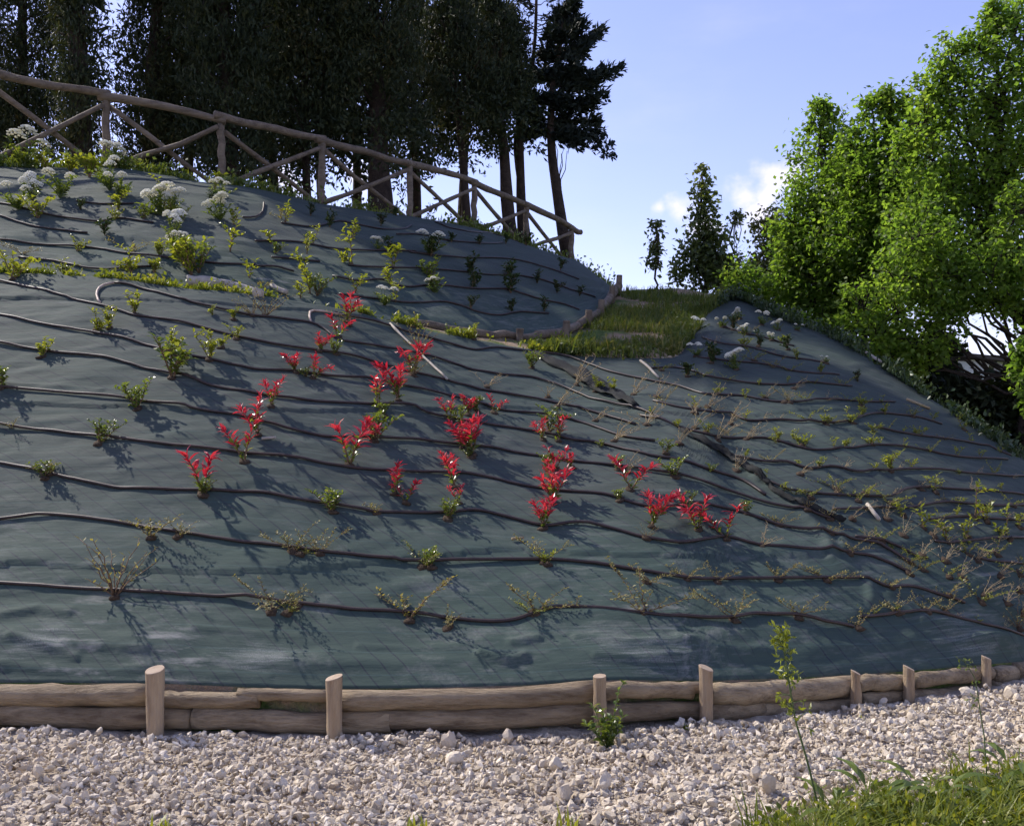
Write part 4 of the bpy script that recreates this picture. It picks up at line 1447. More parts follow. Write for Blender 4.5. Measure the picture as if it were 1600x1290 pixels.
leafy_tree('willow_tree', 22.5, 1212, [(1195, 350, 16), (1215, 345, 18), (1205, 375, 24), (1228, 375, 22), (1195, 405, 24), (1220, 410, 26), (1190, 435, 20), (1225, 445, 24), (1180, 455, 16)],
           'pale yellowish feathery tree between the young tree and leafy trees', M['willow'], M['bark2'], .05, .11, 1.3, None, gaps=.0, swell=1.15)
leafy_tree('leafy_bush', 19.0, 1165, [(1160, 435, 22), (1180, 450, 20), (1150, 455, 16), (1200, 470, 20), (1225, 478, 20), (1175, 470, 14)],
           'dark bush at the back edge of the grassy mound', M['oak'], M['bark'], .04, .10, 1.3, None, cat='bush', swell=1.2)
leafy_tree('leafy_bush', 15.6, 1290, [(1235, 500, 16), (1262, 512, 18), (1290, 522, 18), (1318, 535, 18), (1345, 552, 16), (1375, 572, 16)],
           'low dark bush hanging over the crest of the shaded flank', M['oak'], M['bark'], .03, .085, 1.1, None, cat='bush')
leafy_tree('sapling', 18.3, 1027, [(1026, 352, 4), (1026, 366, 7), (1022, 380, 5), (1028, 392, 6), (1018, 405, 8), (1028, 408, 6)],
           'thin sapling with few leaves alone on the skyline of the mound', M['poplar'], M['bark'], .02, .10, .5, None, cat='sapling')
leafy_tree('sapling', 21.0, 1150, [(1150, 335, 4), (1148, 350, 5), (1156, 342, 4)], 'bare thin twig with few leaves right of the young tree', M['poplar'], M['bark'], .016, .09, .6, None, cat='sapling')


# hedge beyond the flank
def hedge(name, u0, u1, d, v_top, label, seed):
    base = at((u0 + u1) / 2, 0, d)
    base[2] = -.6
    root = tag(empty(name, base), label, 'hedge')
    lv, st = Acc(), Acc()
    n = 2600
    u = RNG.uniform(u0, u1, n)
    dd = d + RNG.uniform(-.6, .6, n)
    zt = EYE + (HORIZON - v_top) / FPX * d + .12 * vnoise(u * .03, u * 0, seed)
    z = -.5 + (zt + .5) * RNG.random(n) ** .8
    C = pt(u, dd, z)
    sprays(lv, C - base, RNG.normal(size=(n, 3)), 13, .14, .16, .09)
    for uu in np.linspace(u0, u1, 14):
        p = pt(uu + RNG.normal() * 5, d, -.7)
        limb(st, p - base, p - base + (RNG.normal() * .1, RNG.normal() * .1, 2.3), .05, .02, 0, 6, 6)
    st.build('stem', M['bark'], root, True)
    lv.build('foliage', M['hedge'], root)


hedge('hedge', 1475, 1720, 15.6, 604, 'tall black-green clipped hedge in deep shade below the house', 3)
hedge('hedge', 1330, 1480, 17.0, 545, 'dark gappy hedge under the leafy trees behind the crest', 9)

# ------------------------------------------------------------------ the house seen through the trees
d = 34.0
hb = at(1525, 0, d)
hb[2] = -.6
house = tag(empty('house', hb), 'small pale house with dark roof half hidden behind the hedge', 'house')


def box(acc, lo, hi):
    x0, y0, z0 = lo
    x1, y1, z1 = hi
    acc.add([(x0, y0, z0), (x1, y0, z0), (x1, y1, z0), (x0, y1, z0), (x0, y0, z1), (x1, y0, z1), (x1, y1, z1), (x0, y1, z1)],
            [(0, 1, 5, 4), (1, 2, 6, 5), (2, 3, 7, 6), (3, 0, 4, 7), (4, 5, 6, 7), (3, 2, 1, 0)])


zt = EYE + (HORIZON - 562) / FPX * d + .6
a = Acc()
box(a, (-1.3, 0, 0), (1.05, 5, zt))
a.build('wall', M['wall'], house)
a = Acc()
a.add([(-1.6, -.35, zt + .18), (1.35, -.35, zt - .12), (1.35, 5.3, zt - .12), (-1.6, 5.3, zt + .18), (-1.6, -.35, zt + .32), (1.35, -.35, zt + .02), (1.35, 5.3, zt + .02), (-1.6, 5.3, zt + .32)],
      [(0, 1, 5, 4), (1, 2, 6, 5), (2, 3, 7, 6), (3, 0, 4, 7), (4, 5, 6, 7), (3, 2, 1, 0)])
a.build('roof', M['roof'], house)
for (x0, x1) in ((-1.12, -.92), (.6, .72)):
    a = Acc()
    box(a, (x0, -.04, zt - .75), (x1, .05, zt - .05))
    w = a.build('window', M['glass'], house)
a = Acc()
box(a, (-.75, -.05, zt - .75), (.35, .04, zt - .12))
a.build('shutter', M['wall'], house)

# ------------------------------------------------------------------ plants: a few models of each kind, copied to their places
def stem_curve(L, lean, az, bend=.3, n=6):
    s = np.linspace(0, 1, n)
    r = L * (np.sin(lean) * s + bend * s * s * .5)
    z = L * (np.cos(lean) * s - bend * .35 * s * s)
    return np.stack([np.cos(az) * r, np.sin(az) * r, z], -1) + np.concatenate([[[0, 0, 0]], RNG.normal(size=(n - 1, 3)) * L * .015])


def leaves_on(acc, P, n, L, Wd, s0=.25, up=.35, folded=True):
    s = np.linspace(s0, 1, n) + RNG.normal(size=n) * .02
    s = np.clip(s, 0, 1)
    k = len(P) - 1
    C = np.stack([np.interp(s * k, np.arange(k + 1), P[:, i]) for i in range(3)], -1)
    tan = unit(P[-1] - P[-2])
    ang = np.arange(n) * 2.4 + RNG.normal(size=n) * .4
    D = np.stack([np.cos(ang), np.sin(ang), np.full(n, up)], -1) + tan * .55 + RNG.normal(size=(n, 3)) * .15
    N = np.tile([0, 0, 1.0], (n, 1)) + RNG.normal(size=(n, 3)) * .3
    LL, WW = L * RNG.uniform(.7, 1.2, n), Wd * RNG.uniform(.75, 1.2, n)
    (fold_leaves if folded else kite_leaves)(acc, C, D, LL, WW, N)


def proto(parts):
    """parts: list of (name, Acc, material); returns list of (name, mesh)"""
    return [(n, a.mesh(n, m, n == 'stem')) for n, a, m in parts if a.n]


def make_photinia(seed):
    """unit height 1: stems with glossy green leaves below and red young leaves at the tips"""
    st, rd, gr = Acc(), Acc(), Acc()
    k = [2, 3, 2, 4, 3, 2][seed]
    for i in range(k):
        L = RNG.uniform(.7, 1.0)
        P = stem_curve(L, RNG.uniform(.05, .5), i * 2.2 + seed + RNG.normal() * .3, .25)
        tube(st, P, np.linspace(.022, .010, 6), 5)
        leaves_on(gr, P[:4], 7, .2, .085, .1, .5)
        leaves_on(rd, P[2:], 13, .27, .072, .0, .5)
        tipd = unit(P[-1] - P[-2])
        m = 4
        fold_leaves(rd, np.tile(P[-1], (m, 1)), np.tile(tipd, (m, 1)) + RNG.normal(size=(m, 3)) * .4, .25, .06, np.tile([0, 0, 1.], (m, 1)) + RNG.normal(size=(m, 3)) * .5)
    return proto([('stem', st, M['stem']), ('red_leaves', rd, M['red']), ('green_leaves', gr, M['green'])])


def make_shrub(seed, mat, k=5, L=.17, Wd=.085, spread=.55, nl=13):
    st, gr = Acc(), Acc()
    for i in range(k):
        Ls = RNG.uniform(.55, 1.0)
        P = stem_curve(Ls, RNG.uniform(.05, spread), i * 2.4 + seed, .3)
        tube(st, P, np.linspace(.02, .008, 6), 5)
        leaves_on(gr, P, nl, L, Wd, .15, .4)
        for j in range(2):
            s = RNG.integers(2, 5)
            Q = P[s] + stem_curve(Ls * .4, .8, RNG.uniform(0, 6), .3)
            tube(st, Q, np.linspace(.010, .005, 6), 4)
            leaves_on(gr, Q, nl // 2 + 1, L * .9, Wd, .2, .4)
    return proto([('stem', st, M['stem']), ('leaves', gr, mat)])


def make_creeper(seed, mat, k=4):
    """arching low stems with rows of small leaves"""
    st, gr = Acc(), Acc()
    for i in range(k):
        az = RNG.normal() * .6 + (0 if i % 3 else np.pi) - .35
        L = RNG.uniform(.7, 1.3)
        P = stem_curve(L, RNG.uniform(.45, .95), az, .55, 8)
        tube(st, P, np.linspace(.014, .005, 8), 4)
        leaves_on(gr, P, 22, .10, .065, .1, .3, False)
        for j in range(3):
            s = RNG.integers(1, 7)
            Q = P[s] + stem_curve(L * .3, .7, az + RNG.normal() * 1.2, .4)
            tube(st, Q, np.linspace(.007, .004, 6), 4)
            leaves_on(gr, Q, 9, .085, .055, .1, .3, False)
    return proto([('stem', st, M['stem']), ('leaves', gr, mat)])


def flower_heads(fl, C, r):
    """flat-topped heads: domed plates of many small florets"""
    for c in C:
        n = 26
        ang = np.arange(n) * 2.399
        rad = r * np.sqrt((np.arange(n) + .5) / n)
        z = .75 * r * (1 - (rad / r) ** 2)
        for a_, q, zz in zip(ang, rad, z):
            sc = r * RNG.uniform(.17, .26)
            fl.add(ICO_V * (sc, sc, sc * .7) + c + (np.cos(a_) * q, np.sin(a_) * q, zz), ICO_F)


def make_flowering(seed):
    st, gr, fl = Acc(), Acc(), Acc()
    for i in range(7):
        Ls = RNG.uniform(.5, .85)
        P = stem_curve(Ls, RNG.uniform(.1, .7), i * 2.4 + seed, .3)
        tube(st, P, np.linspace(.018, .008, 6), 5)
        leaves_on(gr, P, 16, .19, .09, .1, .4)
    heads = []
    for i in range([3, 5, 2, 7][seed % 4]):
        P = stem_curve(RNG.uniform(.85, 1.05), RNG.uniform(.1, .45), i * 2.2 + seed * 1.3 + 3, .15)
        tube(st, P, np.linspace(.016, .010, 6), 5)
        heads.append(P[-1])
    out = [('stem', st, M['stem_green']), ('leaves', gr, M['green'])]
    for hd in heads:
        f = Acc()
        flower_heads(f, [hd], RNG.uniform(.17, .25))
        out.append(('flower_head', f, M['flower']))
    return proto(out)


def make_straw(seed):
    st = Acc()
    lv = Acc()
    for i in range(7):
        az = RNG.normal() * .7 + .2
        P = stem_curve(RNG.uniform(.5, 1.1), RNG.uniform(.1, .9), az, .5, 7)
        tube(st, P, np.linspace(.012, .004, 7), 4)
        leaves_on(lv, P, 5, .16, .03, .3, .3, False)
    return proto([('stem', st, M['straw']), ('leaves', lv, M['straw'])])


def make_brown_weed(seed):
    st, lv = Acc(), Acc()
    for i in range(12):
        P = stem_curve(RNG.uniform(.4, 1.1), RNG.uniform(.05, .8), RNG.uniform(0, 6.3), .3, 7)
        tube(st, P, np.linspace(.010, .004, 7), 4)
        leaves_on(lv, P, 9, .08, .03, .3, .3, False)
    return proto([('stem', st, M['stem']), ('leaves', lv, M['dull'])])


def make_tuft(seed, mat, n=90):
    lv = Acc()
    P = RNG.normal(size=(n, 3)) * (.16, .16, 0)
    D = RNG.normal(size=(n, 3)) * (.5, .5, 0) + (0, 0, 1)
    kite_leaves(lv, P, D, RNG.uniform(.5, 1.0, n), .07)
    C = np.abs(RNG.normal(size=(140, 3))) * (0, 0, .3) + RNG.normal(size=(140, 3)) * (.22, .22, .12) + (0, 0, .2)
    kite_leaves(lv, C, RNG.normal(size=(140, 3)), .2, .11)
    return proto([('leaves', lv, mat)])


KINDS = {
    'red': (('red_shrub', 'shrub', 'red-leaved shrub'), [make_photinia(i) for i in range(6)]),
    'green': (('green_shrub', 'shrub', 'glossy green shrub'), [make_shrub(i, M['green']) for i in range(5)]),
    'lime': (('yellow_green_shrub', 'shrub', 'yellow-green shrub'), [make_shrub(i, M['lime'], 4, .18, .09) for i in range(5)]),
    'deep': (('dark_shrub', 'shrub', 'dark green shrub'), [make_shrub(i, M['deep'], 7, .17, .09, .7, 15) for i in range(4)]),
    'creep': (('creeping_shrub', 'shrub', 'sparse creeping shrub'), [make_creeper(i, M['dull']) for i in range(5)]),
    'creepg': (('trailing_shrub', 'shrub', 'trailing small-leaved shrub'), [make_creeper(i, M['lime']) for i in range(4)]),
    'white': (('flowering_shrub', 'flowering shrub', 'white-flowered shrub'), [make_flowering(i) for i in range(4)]),
    'straw': (('dry_plant', 'dry plant', 'straw-coloured dry plant'), [make_straw(i) for i in range(5)]),
    'brown': (('brown_weed', 'weed', 'feathery brown weed'), [make_brown_weed(i) for i in range(3)]),
    'tuft': (('dark_sprig', 'shrub', 'dark upright sprig'), [make_shrub(i, M['deep'], 4, .2, .10, .22, 12) for i in range(4)]),
    'sprig': (('pale_sprig', 'shrub', 'thin pale green sprig'), [make_shrub(i + 9, M['lime'], 2, .2, .10, .25, 9) for i in range(5)]),
}

# (kind, u, v of the foot, height in pixels[, turn])
LOWER_PLANTS = [
    ('red', 318, 776, 66), ('red', 383, 726, 56), ('red', 403, 684, 46), ('red', 424, 641, 34), ('red', 462, 583, 26), ('red', 489, 592, 32), ('red', 541, 506, 36), ('red', 528, 530, 34), ('red', 498, 553, 24),
    ('red', 546, 731, 58), ('red', 592, 641, 40), ('red', 622, 629, 48), ('red', 645, 588, 40), ('red', 616, 776, 42), ('red', 634, 790, 36), ('red', 704, 664, 32), ('red', 722, 702, 34), ('red', 738, 716, 50),
    ('red', 711, 766, 50), ('red', 700, 735, 22), ('red', 716, 790, 26), ('red', 772, 648, 28), ('red', 731, 650, 26), ('red', 848, 690, 28), ('red', 872, 692, 34), ('red', 868, 737, 34), ('red', 893, 735, 24), ('red', 862, 792, 50),
    ('red', 848, 831, 44), ('red', 984, 772, 50), ('red', 1018, 828, 44), ('red', 1090, 832, 46), ('red', 1133, 848, 50), ('red', 583, 692, 30), ('red', 858, 752, 26),
    ('green', 318, 778, 30), ('green', 585, 692, 58), ('green', 700, 817, 36), ('green', 520, 802, 44), ('green', 215, 642, 46), ('green', 155, 698, 42), ('green', 270, 596, 70), ('green', 525, 558, 28), ('green', 745, 645, 30),
    ('green', 722, 668, 30), ('green', 856, 680, 42), ('green', 966, 738, 26), ('green', 968, 788, 22), ('green', 855, 735, 28), ('green', 830, 578, 30), ('green', 674, 892, 36), ('green', 72, 752, 28), ('green', 5, 612, 40),
    ('green', 600, 655, 30), ('green', 940, 702, 14), ('green', 1055, 750, 34), ('green', 1110, 742, 16), ('green', 1165, 806, 26), ('green', 1074, 800, 30), ('green', 1040, 715, 26), ('green', 720, 690, 22), ('green', 480, 590, 18), ('green', 735, 718, 22),
    ('lime', 150, 522, 30), ('lime', 172, 516, 34), ('lime', 212, 496, 34), ('lime', 275, 560, 40), ('lime', 328, 568, 46), ('lime', 345, 548, 22), ('lime', 66, 562, 32), ('lime', 333, 497, 16), ('lime', 365, 502, 22), ('lime', 370, 534, 22),
    ('lime', 20, 440, 44), ('lime', 855, 890, 26), ('lime', 930, 615, 26), ('lime', 955, 620, 22), ('lime', 740, 518, 24), ('lime', 645, 470, 20),
    ('creep', 238, 845, 42), ('creep', 280, 842, 30), ('creep', 458, 868, 40), ('creep', 425, 958, 40), ('creep', 465, 950, 30), ('creep', 640, 972, 52), ('creep', 838, 964, 44), ('creep', 1005, 963, 52), ('creep', 1010, 912, 30), ('creep', 1070, 905, 28),
    ('creep', 1120, 912, 28), ('creep', 1145, 976, 42), ('creep', 1245, 970, 34), ('creep', 850, 885, 36), ('creep', 1215, 910, 26), ('creep', 1290, 912, 30), ('creep', 700, 985, 26), ('creep', 80, 745, 22), ('creep', 20, 672, 18), ('creep', 590, 803, 26),
    ('creep', 1340, 985, 28), ('creep', 1400, 962, 28), ('creep', 1475, 962, 26), ('creep', 500, 870, 34), ('creep', 1215, 822, 20), ('creep', 1295, 838, 22), ('creep', 1325, 870, 22), ('creep', 1390, 922, 26), ('creep', 1480, 936, 26),
    ('creepg', 660, 890, 32), ('creepg', 830, 966, 30), ('creepg', 450, 960, 26), ('creepg', 470, 872, 22),
    ('brown', 180, 936, 100), ('brown', 415, 496, 44), ('brown', 395, 495, 34), ('brown', 655, 552, 60), ('brown', 645, 592, 36), ('brown', 545, 512, 34), ('brown', 1010, 845, 24),
    ('straw', 760, 606, 36), ('straw', 870, 640, 40), ('straw', 900, 604, 46), ('straw', 990, 622, 44), ('straw', 960, 692, 44), ('straw', 1010, 668, 46), ('straw', 1085, 650, 44), ('straw', 980, 742, 34), ('straw', 1025, 625, 36), ('straw', 855, 625, 26), ('straw', 930, 660, 34),
    ('straw', 1190, 858, 32), ('straw', 1060, 700, 34),
]
RIGHT_PLANTS = [
    ('white', 1090, 510, 34), ('white', 1128, 515, 30), ('white', 1155, 500, 26), ('white', 1190, 510, 34), ('white', 1165, 525, 24), ('white', 1215, 520, 26), ('white', 1088, 560, 32), ('white', 1150, 580, 44), ('white', 1205, 535, 22), ('white', 1290, 572, 20), ('white', 1245, 520, 20),
    ('tuft', 1110, 570, 30), ('tuft', 1145, 520, 26), ('tuft', 1185, 545, 24), ('tuft', 1075, 590, 22), ('tuft', 1230, 550, 20), ('tuft', 1340, 600, 18),
    ('straw', 1105, 640, 36), ('straw', 1140, 665, 40), ('straw', 1085, 672, 34), ('straw', 1120, 690, 40), ('straw', 1195, 625, 24), ('straw', 1225, 635, 26), ('straw', 1165, 690, 36), ('straw', 1240, 610, 24), ('straw', 1150, 740, 30),
    ('straw', 1350, 775, 24), ('straw', 1385, 815, 31), ('straw', 1410, 840, 31), ('straw', 1440, 870, 32), ('straw', 1475, 880, 34), ('straw', 1500, 905, 34), ('straw', 1535, 935, 37), ('straw', 1570, 950, 37), ('straw', 1595, 965, 40), ('straw', 1525, 880, 31),
    ('straw', 1560, 905, 31), ('straw', 1590, 925, 31), ('straw', 1455, 845, 27), ('straw', 1330, 815, 22), ('straw', 1360, 850, 22), ('straw', 1250, 745, 26),
    ('lime', 1290, 667, 22), ('lime', 1330, 665, 22), ('lime', 1345, 640, 22), ('lime', 1255, 702, 22), ('lime', 1215, 692, 22), ('lime', 1240, 690, 16), ('lime', 1320, 704, 18), ('lime', 1360, 700, 20), ('lime', 1390, 740, 34), ('lime', 1280, 736, 18), ('sprig', 1425, 735, 19),
    ('sprig', 1460, 772, 30), ('sprig', 1520, 815, 45), ('sprig', 1540, 820, 32), ('sprig', 1510, 845, 36), ('sprig', 1575, 850, 45), ('sprig', 1480, 850, 45), ('sprig', 1440, 830, 36), ('sprig', 1410, 810, 32), ('sprig', 1590, 830, 27), ('lime', 1365, 680, 16), ('sprig', 1505, 675, 23),
    ('creepg', 1375, 850, 26), ('creepg', 1440, 893, 28), ('creepg', 1480, 905, 26), ('creepg', 1530, 945, 30), ('creepg', 1590, 900, 26), ('creepg', 1420, 880, 24), ('creepg', 1305, 765, 26), ('creepg', 1265, 780, 22), ('creepg', 1340, 785, 24), ('creepg', 1240, 775, 18), ('creepg', 1390, 790, 30),
    ('creepg', 1510, 870, 26), ('creepg', 1555, 870, 26),
    ('brown', 1295, 815, 24), ('brown', 1260, 805, 20), ('brown', 1420, 900, 30), ('brown', 1590, 985, 44),
]
UPPER_PLANTS = [
    ('white', 38, 262, 46), ('white', 30, 332, 34), ('white', 52, 318, 30), ('white', 95, 312, 42), ('white', 172, 300, 46), ('white', 190, 312, 34), ('white', 255, 340, 38), ('white', 272, 336, 30), ('white', 345, 348, 32), ('white', 270, 375, 32), ('white', 282, 398, 30),
    ('white', 178, 262, 30), ('white', 345, 312, 26), ('white', 672, 402, 30), ('white', 590, 392, 18), ('white', 600, 480, 26), ('white', 682, 462, 20),
    ('lime', 75, 268, 34), ('lime', 110, 272, 30), ('lime', 140, 280, 44), ('lime', 60, 345, 36), ('lime', 185, 330, 34), ('lime', 270, 345, 26), ('sprig', 365, 355, 30), ('sprig', 360, 398, 40), ('sprig', 425, 388, 28), ('sprig', 445, 350, 36), ('sprig', 390, 438, 30),
    ('sprig', 480, 400, 36), ('sprig', 490, 385, 26), ('sprig', 475, 430, 40), ('sprig', 485, 462, 46), ('sprig', 550, 378, 34), ('sprig', 552, 420, 46), ('sprig', 615, 425, 44), ('sprig', 612, 450, 40), ('sprig', 618, 475, 36), ('sprig', 555, 460, 34), ('lime', 205, 430, 36), ('lime', 240, 430, 30),
    ('lime', 120, 395, 22), ('lime', 180, 345, 24), ('lime', 250, 405, 26), ('lime', 300, 435, 60), ('lime', 285, 350, 24), ('lime', 250, 312, 30), ('sprig', 335, 300, 36), ('lime', 100, 432, 26), ('sprig', 470, 470, 30),
    ('green', 290, 415, 40), ('green', 312, 430, 46), ('green', 270, 395, 28), ('green', 495, 465, 34), ('green', 675, 440, 36), ('green', 680, 460, 34), ('green', 225, 345, 24), ('green', 180, 262, 24), ('green', 55, 300, 24), ('green', 430, 400, 22),
    ('tuft', 165, 372, 28), ('tuft', 673, 404, 30), ('tuft', 612, 398, 22), ('tuft', 515, 358, 24), ('tuft', 595, 355, 22), ('tuft', 620, 340, 18), ('tuft', 735, 432, 28), ('tuft', 736, 455, 28), ('tuft', 797, 435, 26), ('tuft', 798, 462, 28), ('tuft', 840, 445, 20), ('tuft', 790, 383, 16),
    ('tuft', 822, 385, 20), ('tuft', 875, 425, 18), ('tuft', 705, 382, 16), ('tuft', 750, 385, 14), ('tuft', 870, 460, 18), ('tuft', 850, 490, 20), ('tuft', 800, 492, 20), ('tuft', 735, 485, 20), ('tuft', 485, 340, 20), ('tuft', 280, 360, 16), ('tuft', 905, 465, 16), ('tuft', 330, 320, 18), ('tuft', 125, 330, 16),
    ('creep', 390, 465, 30), ('creep', 440, 345, 18), ('creep', 35, 400, 22), ('creep', 205, 398, 22),
]

_a = Acc()
_a.add(ICO_V * (1 + .18 * RNG.normal(size=(12, 1))), ICO_F)
SOIL = _a.mesh('soil_mound', M['soil'], True)


def nearest_row(u, v, hoses):
    best, bi = 1e9, 0
    for i, h in enumerate(hoses):
        a = np.array(h)
        if u < a[:, 0].min() - 40 or u > a[:, 0].max() + 40:
            continue
        dv = abs(np.interp(u, a[:, 0], a[:, 1]) - v)
        if dv < best:
            best, bi = dv, i
    return bi


def put_plants(rows, zone, where, hoses, count_from):
    rec = []
    for (kind, u, v, h, *t) in rows:
        rec.append((kind, u, v, h, nearest_row(u, v, hoses) if hoses else 0))
    for kind in sorted({r[0] for r in rec}):
        (nm, cat, desc), variants = KINDS[kind]
        for row in sorted({r[4] for r in rec if r[0] == kind}):
            line = sorted([r for r in rec if r[0] == kind and r[4] == row], key=lambda r: r[1])
            for i, (k, u, v, h, _) in enumerate(line):
                P = on_cloth([(u, v)], zone)[0] - NRM * .012
                size = h / FPX * P[1] * (1.38 if kind == 'red' else 1.3 if kind in ('creep', 'creepg', 'tuft') else .68 if kind == 'white' and zone == 'lower' else 1.2)
                var = variants[(u * 7 + v * 3 + i) % len(variants)]
                o = empty(nm, P)
                o.rotation_euler = (RNG.normal() * .12 + .12, RNG.normal() * .12, RNG.normal() * .5 if kind.startswith('creep') or kind == 'straw' else RNG.uniform(0, 6.28))
                sc = size * RNG.uniform(.92, 1.08)
                w = RNG.uniform(.95, 1.2)
                o.scale = (sc * w, sc * w, sc)
                for (pn, me) in var:
                    c = bpy.data.objects.new(pn, me)
                    COL.objects.link(c)
                    c.parent = o
                if zone == 'lower' and h >= 20:
                    c = bpy.data.objects.new('soil_mound', SOIL)
                    COL.objects.link(c)
                    c.parent = o
                    c.scale = (.05 / o.scale[0], .05 / o.scale[1], .03 / o.scale[2])
                pos = 'the only one' if len(line) == 1 else ORD[i + 1] + ' from the left'
                lab = '%s, %s %s' % (desc, pos, where(row))
                tag(o, lab, cat, '%ss %s' % (desc, count_from))


for _h in RIGHT_HOSES:
    _a = np.array(_h, float)
    _u = _a[0, 0] + 18
    while _u < min(_a[-1, 0], 1630):
        _v = float(np.interp(_u, _a[:, 0], _a[:, 1]))
        RIGHT_PLANTS.append((['sprig', 'creepg', 'straw', 'sprig', 'lime', 'straw', 'creep'][int(RNG.integers(0, 7))], int(_u), int(_v + RNG.normal() * 2), int(RNG.uniform(11, 21))))
        _u += RNG.uniform(24, 50)
put_plants(LOWER_PLANTS, 'lower', lambda r: 'by the %s hose above the logs' % ORD[r + 1], LOWER_HOSES, 'on the front bank')
RIGHT_ROWS = [h for h in RIGHT_HOSES]
put_plants(RIGHT_PLANTS, 'lower', lambda r: 'by the %s hose down the shaded flank' % ORD[r + 1], RIGHT_HOSES, 'on the shaded flank')


class Band:
    pass


UP_ROWS = [[(-100, 285), (400, 300), (900, 400)], [(-100, 335), (400, 350), (900, 425)], [(-100, 375), (400, 390), (900, 450)], [(-100, 410), (400, 425), (900, 470)], [(-100, 440), (400, 465), (900, 495)]]
UPN = ['just below the fence', 'in the second row below the fence', 'in the third row below the fence', 'in the fourth row below the fence', 'at the foot of the upper bank']
put_plants(UPPER_PLANTS, 'upper', lambda r: UPN[r], UP_ROWS, 'on the upper bank')


# ------------------------------------------------------------------ loose greenery nobody could count
def blades(acc, P, Hh, Wd, lean=.35, bend=.4):
    n = len(P)
    az = RNG.uniform(0, 2 * np.pi, n)
    dirn = np.stack([np.cos(az), np.sin(az), np.zeros(n)], -1)
    side = np.stack([-np.sin(az), np.cos(az), np.zeros(n)], -1)
    Hh = np.broadcast_to(Hh, (n,))[:, None]
    Wd = np.broadcast_to(Wd, (n,))[:, None]
    l = (np.abs(RNG.normal(size=n)) * lean)[:, None]
    up = np.array([0, 0, 1.0])
    m = P + up * Hh * .55 + dirn * Hh * l * .5
    t = P + up * Hh * .95 + dirn * Hh * (l + bend * RNG.random((n, 1)))
    v = np.stack([P - side * Wd * .5, P + side * Wd * .5, m + side * Wd * .42, t, m - side * Wd * .42], 1)
    k = np.arange(n)[:, None] * 5
    acc.add(v.reshape(-1, 3), k + np.array([[0, 1, 2, 4]]), k + np.array([[4, 2, 3]]))


# turf on the mound
n = 22000
u = RNG.uniform(820, 1200, n)
s = RNG.uniform(0.0, 1.0, n)
d, z = ledge(u, s)
keep = (B_d(u) - C_d(u) > .5) & (u > 850)
P = pt(u, d, z)[keep]
q = vnoise(P[:, 0] * 1.2, P[:, 1] * 1.2, 41) + .5 * vnoise(P[:, 0] * 4, P[:, 1] * 4, 42)
P = P[q > .16]
P[:, 2] += -.02 + .09 * fbm(P[:, 0] * 1.7, P[:, 1] * 1.7, 90, 4) * .5
acc = Acc()
blades(acc, P, RNG.uniform(.06, .19, len(P)), .014)
tag(acc.build('grass', M['turf']), 'short green turf covering the mound between the banks', 'grass', None, 'stuff')
# longer tussocks where the turf runs out over the cloth
u = np.concatenate([RNG.uniform(1040, 1135, 1500), RNG.uniform(860, 1060, 900)])
s = np.concatenate([RNG.uniform(-.05, .5, 1500), RNG.uniform(0, .12, 900)])
d, z = ledge(u, np.clip(s, 0, 1))
P = pt(u, d + RNG.normal(size=len(u)) * .12, z + .01)
P = P[vnoise(P[:, 0] * 3, P[:, 1] * 3, 14) > -.05]
acc = Acc()
blades(acc, P, RNG.uniform(.08, .26, len(P)), .016)
C = P[RNG.integers(0, len(P), 1500)] + np.abs(RNG.normal(size=(1500, 3))) * (0, 0, .08)
kite_leaves(acc, C, RNG.normal(size=C.shape) + (0, 0, .4), .06, .04)
tag(acc.build('tussock_grass', M['turf']), 'longer tussocks along the front edge of the mound', 'grass', None, 'stuff')
# weeds along the ledge
n = 5200
u = np.concatenate([RNG.uniform(-60, 700, 3000), RNG.uniform(560, 930, 2200)])
s = RNG.uniform(0, 1, n) ** 2 * .7
d, z = ledge(u, s)
P = pt(u, d, z)
P = P[(vnoise(u * .022, u * 0 + 3, 9) + .6 * vnoise(u * .09, u * 0, 19) + .12 * RNG.normal(size=n)) > .06]
acc = Acc()
blades(acc, P, RNG.uniform(.03, .11, len(P)), .016)
C = P[RNG.integers(0, len(P), 3200)]
C = C + np.abs(RNG.normal(size=C.shape)) * (0, 0, .05)
kite_leaves(acc, C, RNG.normal(size=C.shape) + (0, 0, .5), .055, .035)
tag(acc.build('ledge_weeds', M['grass']), 'low yellow-green weeds growing along the ledge between the banks', 'weeds', None, 'stuff')
# weeds along the fence foot
n = 6500
u = np.concatenate([RNG.uniform(-60, 460, 3500), RNG.uniform(400, 960, 3000)])
d = F_d(u) + np.abs(RNG.normal(size=n)) * .35
z = F_z(u) - .02
P = pt(u, d, z)
P = P[(vnoise(u * .025, u * 0, 12) + .3 * RNG.normal(size=n)) > -.05]
acc = Acc()
blades(acc, P, RNG.uniform(.08, .28, len(P)), .022)
C = P[RNG.integers(0, len(P), 4200)]
C = C + np.abs(RNG.normal(size=C.shape)) * (0, 0, .14) + RNG.normal(size=C.shape) * (.06, .06, 0)
kite_leaves(acc, C, RNG.normal(size=C.shape) + (0, 0, .5), .085, .055)
tag(acc.build('fence_weeds', M['green']), 'ragged weeds along the foot of the rail fence', 'weeds', None, 'stuff')
